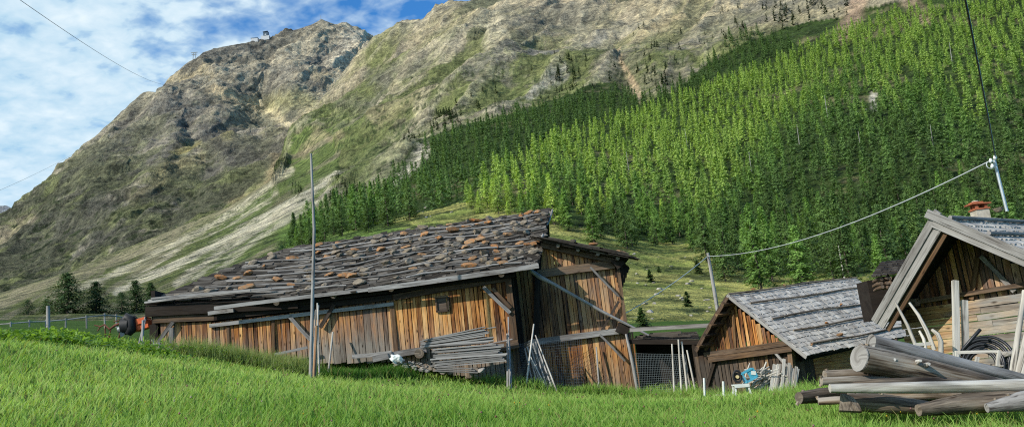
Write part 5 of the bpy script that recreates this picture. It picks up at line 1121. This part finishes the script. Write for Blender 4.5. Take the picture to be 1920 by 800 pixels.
# ---- garden stool, blue crate, black reel, sticks by the shed
Yq = 23.6
st = thing('garden_stool', 'low faded white plastic stool before the shed', 'stool', gpt(1387, 735, Yq, 0))
c_ = P(1388, 720, Yq); m = MB(); m.beam(c_ + [-.2, 0, 0], c_ + [.2, 0, -.01], .36, .035); m.beam(c_ + [-.2, -.17, -.04], c_ + [.2, -.17, -.05], .03, .06); obj('seat', m, 'whiteplastic', st)
for i, j in ((-1, -1), (1, -1), (-1, 1), (1, 1)): m = MB(); m.beam(c_ + [.17 * i, .14 * j, -.02], c_ + [.21 * i, .17 * j, -.36], .045, .03); obj('leg', m, 'whiteplastic', st)
cr_ = thing('crate', 'tipped bright blue plastic crate with a white panel', 'crate', P(1405, 716, Yq)); b0 = P(1404, 703, Yq); ux = np.array([.93, 0, .36]); uz = np.array([-.36, 0, .93])
fr2 = MB(); hw, hh, hd = .165, .125, .13
for i in (-1, 1):
    for j in (-1, 1):
        fr2.beam(b0 + ux * hw * i + uz * hh * j + [0, -hd, 0], b0 + ux * hw * i + uz * hh * j + [0, hd, 0], .035, .035); fr2.beam(b0 - ux * hw + uz * hh * j + np.array([0, hd * i, 0]), b0 + ux * hw + uz * hh * j + np.array([0, hd * i, 0]), .035, .035); fr2.beam(b0 + ux * hw * j - uz * hh + np.array([0, hd * i, 0]), b0 + ux * hw * j + uz * hh + np.array([0, hd * i, 0]), .035, .035)
fr2.beam(b0 - ux * hw * .2 + [0, -hd + .01, 0], b0 + ux * hw + [0, -hd + .01, 0], .02, hh * 2, up=uz); fr2.beam(b0 - ux * hw - uz * hh * .95, b0 + ux * hw - uz * hh * .95, .28, .02); obj('box', fr2, 'blueplastic', cr_)
m = MB(); m.beam(b0 + ux * .06 + uz * .05 + [0, -hd - .012, 0], b0 + ux * .17 - uz * .02 + [0, -hd - .012, 0], .012, .10); obj('label_panel', m, 'whiteplastic', cr_)
re_ = thing('cable_reel', 'small black reel with a pale yellow hub left of the blue crate', 'reel', P(1382, 720, Yq)); b0 = P(1382, 705, Yq); m = MB()
m.tube([b0 + [.105 * math.cos(a), -.02, .15 * math.sin(a)] for a in np.linspace(0, 6.283, 17)], .03, 7, cap=False); obj('rim', m, 'rubber', re_)
m = MB(); m.tube([b0 + [0, 0, 0], b0 + [0, .06, 0]], .10, 14); obj('side_disc', m, 'rubber', re_); m = MB(); m.tube([b0 + [0, -.05, -.01], b0 + [0, .02, -.01]], .045, 12); obj('hub', m, 'yellow', re_)
SK = []
for i in range(5): m = MB(); m.tube([(-.5, 0, 0), (-.15, .02, .015 * i), (.2, 0, .02), (.5, .03, 0)], [.045, .05, .04, .035], 7, g=.4, rnd=.4 + .14 * i, wob=.12); me = m.mesh('stick', (0, 0, 0)); me.materials.append(M['pale']); SK.append(me)
for i in range(60):
    t_ = rs.uniform(0, 1); x = 1412 + 46 * t_ + rs.normal() * 7; y = 728 - 36 * rs.uniform(0, 1) * (.5 + .5 * math.sin(math.pi * (.25 + .6 * t_))); o = bpy.data.objects.new('firewood_stick', SK[i % 5]); o.location = P(x, y, Yq + .2 + rs.uniform(0, .5)); L = rs.uniform(.35, .75); o.scale = (L, .55, .55); o.rotation_euler = (0, rs.normal() * .35 - .35, rs.normal() * .5); link(o); tag(o, 'pale stick in the tangled firewood heap by the shed', 'firewood', 'sticks in the firewood heap by the shed')
for i in range(17):
    t_ = i / 16; x0 = 1436 + 48 * t_ + rs.normal() * 2; x1 = x0 + 14 - 8 * t_ + rs.normal() * 3; yt = 690 - 6 * math.sin(t_ * 9) + rs.normal() * 5 - (18 if i in (8, 13) else 0)
    m = MB(); m.beam(gpt(x0, 740, Yq - .1), P(x1, yt, Yq + .45), rs.uniform(.05, .12), .03, g=.5, rnd=rs.uniform(.4, 1), up=(0, 1, .2)); single('slat', m, 'pale', 'pale slat leaning upright against the corner of the shed' if t_ > .45 else 'wide white slat slanting beside the firewood heap', 'slat', 'slats leaning at the shed corner' if t_ > .45 else 'slats slanting beside the firewood heap')
for i in range(9):
    o = bpy.data.objects.new('fieldstone', RK[i % 5]); o.location = gpt(1330 + 6 * i, 733 - 3 * (i % 3), 25.0, .05 * (i % 3)); o.scale = (.3, .25, .2); o.rotation_euler = (0, 0, i); link(o); tag(o, 'dull stone in the low row under the shed wall', 'stone', 'stones in a low row under the shed wall')
# ---- log pile at the right
def log(name, pts, rad, mat, lab, g=.4, rnd=.5, n=18, wob=.085, dk=0, dense=9):
    ps = [np3(p) for p in pts]; out = []; rd_ = []
    for i in range(len(ps) - 1):
        for k in range(dense): t_ = k / dense; out.append(ps[i] * (1 - t_) + ps[i + 1] * t_); rd_.append(rad[i] * (1 - t_) + rad[i + 1] * t_)
    out.append(ps[-1]); rd_.append(rad[-1]); m = MB(); m.tube(out, rd_, n, g=g - .1, rnd=rnd, wob=wob, dk=dk, gup=.38); return m
def log1(name, mat, lab, q, rad, **k):
    m = log(name, [P(*a_) for a_ in q], rad, mat, lab, **k); return single(name, m, mat, lab, 'log')
lg = log1('log', 'log', 'thickest stripped log with a sawn pale end, on top of the pile', [(1612, 671, 12.6), (1700, 688, 12.8), (1830, 716, 13.1), (1960, 742, 13.6)], [.205, .195, .155, .10], g=.4, rnd=.55)
m = MB(); c_ = P(1611, 671, 12.58); dd_ = P(1700, 688, 12.8) - c_; dd_ /= np.linalg.norm(dd_); m.tube([c_ - dd_ * .012, c_ + dd_ * .004], [.19, .196], 18, g=.55, rnd=.45, wob=.04)
o = obj('sawn_end', m, 'grey', None); o.parent = lg; o.location = np3(o.location) - ORG[lg.name]
for nm, x, y in (('knot', 1678, 676), ('knot', 1726, 678), ('knot', 1742, 684)): m = MB(); c_ = P(x, y, 12.55); m.tube([c_ + [0, .1, 0], c_ + [-.01, -.03, .02]], [.04, .022], 8, g=.7, rnd=.9, wob=.2); o = obj(nm, m, 'pale', None); o.parent = lg; o.location = np3(o.location) - ORG[lg.name]
STUB = []
log1('log', 'grey', 'long blue-grey log lying behind the thickest one', [(1632, 643, 13.4), (1700, 657, 13.5), (1800, 682, 13.7), (1960, 720, 14)], [.145, .13, .10, .075], g=.75, rnd=.45)
log1('log', 'pale', 'long thin pale pole lying across the front of the pile', [(1556, 727, 12.0), (1700, 726, 12.0), (1800, 724, 12.05), (1980, 722, 12.1)], [.06, .075, .085, .1], g=.4, rnd=.6)
log1('log', 'bark', 'broad bark-covered log lowest at the right of the pile', [(1722, 768, 11.9), (1800, 757, 12.0), (1900, 748, 12.1), (2010, 742, 12.2)], [.08, .14, .155, .16], g=.2, rnd=.7, wob=.09)
log1('log', 'log', 'short brown log under the sawn end of the thickest log', [(1546, 703, 13.0), (1600, 702, 13.1), (1700, 706, 13.2)], [.07, .085, .08], g=.3, rnd=.6)
log1('log', 'log', 'second brown log just beneath the short one, with bark stubs', [(1540, 714, 12.6), (1620, 712, 12.7), (1760, 712, 12.9)], [.055, .07, .075], g=.4, rnd=.7)
log1('log', 'black', 'dark short log beneath the thickest log', [(1632, 698, 12.75), (1690, 701, 12.8)], [.075, .08], g=.1, dk=.2)
log1('log', 'bark', 'dark log end lying in the grass at the left of the pile', [(1498, 745, 12.9), (1540, 740, 13.1), (1600, 737, 13.4)], [.085, .115, .11], g=.3, rnd=.65)
log1('log', 'log', 'knotty brown log between pale pole and bark log', [(1640, 740, 12.5), (1740, 738, 12.4), (1800, 742, 12.4)], [.06, .085, .06], g=.35, rnd=.8)
log1('log', 'bark', 'crooked barky log between the dark short log and the pale pole', [(1585, 720, 12.7), (1650, 719, 12.5), (1720, 716, 12.6), (1800, 713, 12.9)], [.05, .07, .07, .05], g=.1, rnd=.4, wob=.12)
log1('log', 'log', 'thin split log jutting out low at the front left of the pile', [(1534, 752, 12.6), (1600, 748, 12.5), (1660, 750, 12.4)], [.05, .06, .05], g=.3, rnd=.7, wob=.12)
log1('log', 'bark', 'flat barky log hidden low in the middle of the pile', [(1590, 752, 12.4), (1660, 756, 12.3), (1740, 764, 12.3)], [.13, .13, .09], g=.2, rnd=.75, wob=.12)
log1('log', 'bark', 'thick old log filling the back of the pile below the big one', [(1650, 728, 13.2), (1800, 735, 13.3), (1980, 745, 13.5)], [.15, .17, .16], g=.2, rnd=.3, dk=.25)
log1('log', 'grey', 'silvery barkless log at the bottom right corner of the picture', [(1850, 764, 11.75), (1920, 752, 11.75), (2000, 745, 11.8)], [.06, .13, .14], g=.6, rnd=.6)
for lo in [q_ for q_ in COL.objects if q_.get('category') == 'log' and q_.name.split('.')[0] == 'log' and q_.location[1] < 14]:
    vs = np.array([v.co for v in lo.data.vertices]); nv = np.array([v.normal for v in lo.data.vertices])
    for q in rs.choice(len(vs) - 80, 7, replace=False):
        if nv[q][1] > .2 or abs(nv[q][0]) > .8: continue
        L = rs.uniform(.015, .05); m = MB(); m.tube([vs[q] - nv[q] * .02, vs[q] + nv[q] * L], [rs.uniform(.018, .034), rs.uniform(.008, .018)], 7, g=.4, rnd=rs.uniform(.1, .8), wob=.25); me = m.mesh('branch_stub', (0, 0, 0)); me.materials.append(M['log']); o = bpy.data.objects.new('branch_stub', me); link(o, lo)
m = MB(); ff = quad(P(1574, 768, 12.1), P(1616, 770, 12.05), P(1576, 737, 12.15), P(1600, 738, 12.2)); m.poly([ff(0, 0), ff(1, 0), ff(1.05, .4), ff(.9, .8), ff(.4, 1.02), ff(0, 1)], th=.05, g=.2, rnd=.75); single('bark_slab', m, 'bark', 'slab of tan bark leaning at the front left of the pile', 'bark')
for i in range(16):
    o = bpy.data.objects.new('fieldstone', RK[i % 5]); x = 1876 + 4 * i; o.location = P(x, 690 - (i % 4) * 7 + .2 * i, 15.2 + .1 * (i % 3)); s = rs.uniform(.18, .34); o.scale = (s, s, s * .8); o.rotation_euler = (0, 0, i); link(o); tag(o, 'grey stone in the heap between the log pile and the cabin', 'stone', 'stones heaped before the cabin')
# ---- things leaning at the cabin
for q0, q1, w_, mt, lab, rnd in [((1778, 690, 15.6), (1790, 526, 15.9), .10, 'pale', 'tall square pale post standing left before the log wall', .55), ((1795, 690, 15.7), (1808, 563, 15.9), .10, 'pale', 'shorter tan post leaning beside the tall square post', .45)]:
    m = MB(); m.beam(gpt(*q0), P(*q1), w_, w_ * .8, segs=3, bend=.008, g=.5, rnd=rnd, up=(0, 1, 0)); single('post', m, mt, lab, 'post')
for q, r_, lab in [([(1718, 650, 15.6), (1702, 610, 15.6), (1679, 567, 15.7)], [.035, .03, .02], 'thin straight stick leftmost at the cabin'), ([(1752, 655, 15.5), (1738, 620, 15.5), (1722, 590, 15.6), (1705, 567, 15.7)], [.04, .035, .03, .022], 'long bent stick second from left at the cabin'), ([(1764, 662, 15.4), (1764, 640, 15.4), (1758, 626, 15.4), (1748, 618, 15.5)], [.045, .045, .04, .03], 'short hooked stick beside the tall square post'), ([(1736, 655, 15.5), (1732, 635, 15.5), (1724, 620, 15.6)], [.03, .03, .022], 'short crooked stick among the bent ones')]:
    stick('stick', [P(*a_) for a_ in q], r_, 'pale', lab, 'stick', g=.4, rnd=.7, wob=.05)
m = MB(); m.beam(P(1714, 646, 15.5), P(1748, 643, 15.5), .05, .06, g=.5); single('plank', m, 'pale', 'small crossboard behind the leaning sticks', 'plank')
for q0, q1, r_, lab in [((1898, 700, 14.2), (1921, 545, 14.6), .05, 'tall white pole leaning at the right picture edge'), ((1908, 700, 14.1), (1930, 600, 14.4), .045, 'second white pole leaning at the right picture edge'), ((1916, 705, 14.0), (1945, 600, 14.3), .05, 'rightmost thick white pole cut by the picture edge')]:
    stick('pole', [P(*q0), P(*q1)], [r_, r_ * .85], 'pale', lab, 'pole', g=.45, rnd=.55)
hz_ = thing('hose_coil', 'big coil of thick black plastic hose leaning on the log wall', 'hose', P(1850, 690, 15.5)); hc = P(1849, 682, 15.5); hx = gd_; hu = np.array([0, 0, 1.0]); hu = hu + rd * .25; hu /= np.linalg.norm(hu)
for i in range(7):
    m = MB(); R_ = .49 - .043 * i; off = (i % 2) * .05 + .02 * i; c_ = hc - rd * off * 1.2; pts = [c_ + hx * R_ * math.cos(a) + hu * R_ * math.sin(a) for a in np.linspace(0, 2 * math.pi, 33)]; m.tube(pts, .026, 8, cap=False); obj('hose_loop', m, 'hose', hz_)
m = MB(); m.tube([P(1805, 655, 15.3), P(1822, 635, 15.2), P(1838, 617, 15.2)], .03, 8); obj('hose_end', m, 'hose', hz_)
tf = thing('wooden_frame', 'low pale wooden frame standing before the hose coil', 'frame', P(1840, 690, 14.7))
for nm, q0, q1 in [('rail', (1793, 660, 14.7), (1873, 658, 14.5)), ('post', (1794, 692, 14.7), (1794, 657, 14.7)), ('post', (1870, 686, 14.5), (1873, 656, 14.5)), ('post', (1829, 690, 14.6), (1833, 668, 14.6))]:
    m = MB(); m.beam(P(*q0), P(*q1), .05, .05, g=.6, rnd=.9); obj(nm, m, 'pale', tf)
SL = [q_.copy() for q_ in SK]
for q_ in SL: q_.materials.clear(); q_.materials.append(M['brown'])
# ---- small wood store behind the shed
ws = thing('wood_store', 'dark little wood store behind the shed left of the cabin', 'shed', P(1672, 560, 24))
m = MB(); f = quad(P(1634, 522, 23.2), P(1700, 512, 23.2), P(1655, 492, 24.6), P(1712, 486, 24.6)); shingles(m, f, 1.0, 1.5, 6, (.12, .25), .05, (0, .2, .4), (.1, .5), th=.04); obj('roof', m, 'slab', ws)
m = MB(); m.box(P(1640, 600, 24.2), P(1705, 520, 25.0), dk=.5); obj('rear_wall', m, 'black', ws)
for i in range(18):
    p = P(1648 + (i % 6) * 9 + rs.normal() * 1.5, 540 - (i // 6) * 8 + rs.normal() * 1.5, 23.5); o = bpy.data.objects.new('firewood_log', SL[i % 5]); o.location = p; o.rotation_euler = (0, rs.normal() * .1, 1.57 + rs.normal() * .15); o.scale = (.5, 1.1, 1.1); link(o); tag(o, 'split log stacked in the little wood store', 'firewood', 'split logs in the little wood store')
# ---- mast on the cabin, wires and poles
mt_ = thing('service_mast', 'leaning galvanised electric mast on the cabin roof', 'mast', P(1887, 392, 19.5)); m = MB(); m.tube([P(1888, 396, 19.5), P(1864, 300, 19.5)], .034, 10); obj('pole', m, 'galv', mt_)
for x, y in ((1858, 302), (1861, 312), (1866, 296)): m = MB(); c_ = P(x, y, 19.4); m.tube([c_ + [-.03, 0, -.03], c_, c_ + [0, 0, .06]], [.03, .045, .025], 8); obj('insulator', m, 'whiteplastic', mt_)
m = MB(); c_ = P(1857, 309, 19.4); m.tube([c_ + [.09 * math.cos(a), 0, .09 * math.sin(a)] for a in np.linspace(1.2, 5.6, 10)], .012, 6); obj('drip_loop', m, 'white_cable', mt_)
def cable(name, a_, b_, r_, mat, lab, sag, n=18):
    a_ = np3(a_); b_ = np3(b_); m = MB(); m.tube([a_ * (1 - t_) + b_ * t_ - np.array([0, 0, 4 * sag * t_ * (1 - t_)]) for t_ in np.linspace(0, 1, n)], r_, 6); return single(name, m, mat, lab, 'cable')
p1 = P(1327, 480, 43); cable('power_cable', P(1858, 301, 19.4), p1, .016, 'white_cable', 'white cable sagging from the cabin mast down to the wire pole', .55)
cable('power_cable', p1, P(1172, 587, 32.3), .015, 'white_cable', 'white cable from the wire pole down to the big barn', .12)
cable('power_cable', P(1866, 294, 19.5), P(1806, -20, 11.0), .015, 'black_cable', 'thick black cable rising from the cabin mast out of the picture', .25)
stick('wire_pole', [P(1346, 585, 43), P(1327, 474, 43)], [.10, .075], 'grey', 'thin grey pole carrying the white cable on the grass slope', 'pole', g=.8, rnd=.7)
cable('ropeway_cable', P(20, -12, 500), P(316, 160, 2200), .2, 'black_cable', 'dark ropeway cable crossing the sky at the upper left', 14, 30)
cable('ropeway_cable', P(-60, 382, 900), P(164, 272, 2150), .2, 'galv', 'faint pale ropeway cable low in the sky at the left', 6, 30)
stick('dead_trunk', [onB(1585, 532) - np.array([0, 0, 1]), P(1571, 456, float(onB(1585, 532)[1]))], [.13, .05], 'pale', 'bare pale dead trunk standing before the dark forest foot', 'tree', g=.7, rnd=.9)
for i, (x, y) in enumerate([(1290, 258), (1410, 300), (1615, 262), (1552, 195), (1750, 250), (1786, 96), (1180, 300), (1500, 250)]):
    b_ = onB(x, y + 26); stick('dead_trunk', [b_, P(x - 6, y - 16, b_[1] - 5)], [.2, .07], 'pale', 'bleached bare trunk among the green hillside larches', 'tree', 'bleached trunks in the forest', g=.7, rnd=.9)
# ---- fence and machine at the left
fe = thing('rail_fence', 'low grey rail fence crossing the far edge of the meadow at the left', 'fence', P(120, 608, 45)); fp = [(-60, 612, 44), (20, 606, 44), (55, 603, 44.5), (86, 602, 45), (123, 599, 45.5), (162, 594, 46), (196, 590, 47), (218, 592, 48), (250, 598, 50)]
tops = []
for x, y, Y_ in fp:
    t0 = P(x, y, Y_); b_ = np.array([t0[0], t0[1], gz(t0[0], t0[1]) - .2]); m = MB(); m.tube([b_, t0 + [0, 0, .1]], .042, 7, g=.7, rnd=.7); obj('post', m, 'grey', fe); tops.append(t0)
for a_, c_ in zip(tops[:-1], tops[1:]): m = MB(); m.tube([a_, c_], .035, 6, g=.8, rnd=.75); obj('rail', m, 'grey', fe)
stick('fence_post', [gpt(91, 625, 27), P(90, 573, 27)], [.06, .055], 'grey', 'single square-cut grey post in the weeds at the left', 'post', g=.8, rnd=.6)
MY = 31.5
hm = thing('hay_machine', 'orange hay machine with a black tyre cover and rusty rake arm left of the barn', 'farm machine', gpt(240, 632, MY, 0))
def hp(x, y, d=0.0): return P(x, y, MY + d)
m = MB()
for q0, q1, w_, h_ in [((246, 608), (279, 599), .5, .22), ((247, 617), (262, 615), .5, .2), ((262, 612), (282, 606), .4, .3), ((250, 603), (276, 597), .25, .1)]: m.beam(hp(*q0), hp(*q1), w_, h_)
me, loc = fuse(m, 'body', .025); o = bpy.data.objects.new('body', me); me.materials.append(M['orange_paint']); link(o, hm); o.location = loc - ORG[hm.name]
m = MB(); c_ = hp(238, 610, -.1); m.tube([c_ + [-.14, 0, 0], c_ + [.14, 0, 0]], [.33, .33], 18); w_ = obj('wheel', m, 'rubber', hm); m = MB(); m.tube([hp(229, 626, -.3), hp(229, 626, -.2)], .085, 12); obj('hub', m, 'greymetal', w_)
m = MB(); m.tube([hp(231, 602, -.2), hp(238, 596, -.2), hp(246, 600, -.2), hp(247, 616, -.2), hp(240, 626, -.2)], [.12, .2, .2, .22, .12], 10); obj('cover', m, 'rubber', hm)
m = MB(); m.tube([hp(222, 618, -.2), hp(231, 616, -.2)], [.12, .15], 10); obj('gearbox', m, 'greymetal', hm)
m = MB(); m.tube([hp(232, 603), hp(215, 610), hp(205, 617), hp(196, 608), hp(188, 612), hp(177, 609)], [.045, .05, .04, .035, .03, .02], 7); arm = obj('rake_arm', m, 'rust', hm)
for q0, q1 in [((197, 609), (198, 632)), ((208, 616), (204, 634)), ((213, 603), (224, 600)), ((226, 618), (223, 633)), ((188, 612), (183, 620))]: m = MB(); m.tube([hp(*q0), hp(*q1)], .022, 6); o = obj('tine', m, 'rust', None); o.parent = arm; o.location = np3(o.location) - ORG[hm.name]
for q in ([(252, 600), (249, 594), (255, 597)], [(258, 599), (254, 593), (250, 592)], [(275, 600), (274, 594), (270, 594)]): m = MB(); m.tube([hp(*a_, -.2) for a_ in q], .03, 7); obj('hydraulic_hose', m, 'rubber', hm)
# ---- far up: station, pylon, summit mast
sp = P(497, 76, 2740); cz = crest(WA, 497); sp = cz + np.array([0, -15, -3])
sn = thing('mountain_station', 'white mountain station with a dark cabin hall on the far ridge', 'building', sp)
def stbox(nm, mt, lo, hi): m = MB(); m.box(sp + lo, sp + hi); return obj(nm, m, mt, sn)
k_ = 1.25
stbox('base', 'station_white', [-10 * k_, -6, -14], [11 * k_, 8, 1]); stbox('hall', 'station_dark', [-4 * k_, -7, 1.1], [8 * k_, 9, 13]); stbox('window_band', 'station_white', [0, -7.4, 2], [4 * k_, -7.05, 6])
m = MB(); m.beam(sp + [8.3 * k_, 0, 15], sp + [-4.6 * k_, 0, 13.7], 18, 1.2); obj('roof', m, 'station_dark', sn)
s2 = crest(WA, 474); sa = thing('annex_building', 'low white annex left of the mountain station on the far ridge', 'building', s2)
m = MB(); m.box(s2 + [-11, -12, -14], s2 + [11, 0, 2]); obj('walls', m, 'station_white', sa); m = MB(); m.beam(s2 + [-12, -6, 3.4], s2 + [12, -6, 2.8], 14, 1.0); obj('roof', m, 'station_dark', sa)
pp = crest(WA, 361); py_ = thing('ropeway_pylon', 'dark ropeway pylon with cross arms on the far left ridge', 'pylon', pp)
for i in (-1, 1): m = MB(); m.beam(pp + [5 * i, -3, -14], pp + [2.5 * i, 0, 20], 1.4, 1.4); obj('leg', m, 'greymetal', py_)
for z, hw in ((20, 10), (14, 8)): m = MB(); m.beam(pp + [-hw, 0, z], pp + [hw, 0, z], 1.6, 1.6); obj('cross_arm', m, 'greymetal', py_)
pp = crest(WA, 604); m = MB(); m.tube([pp + [0, 0, -6], pp + [0, 0, 14]], [.9, .5], 6); single('summit_mast', m, 'greymetal', 'thin mast on the highest far summit', 'mast')
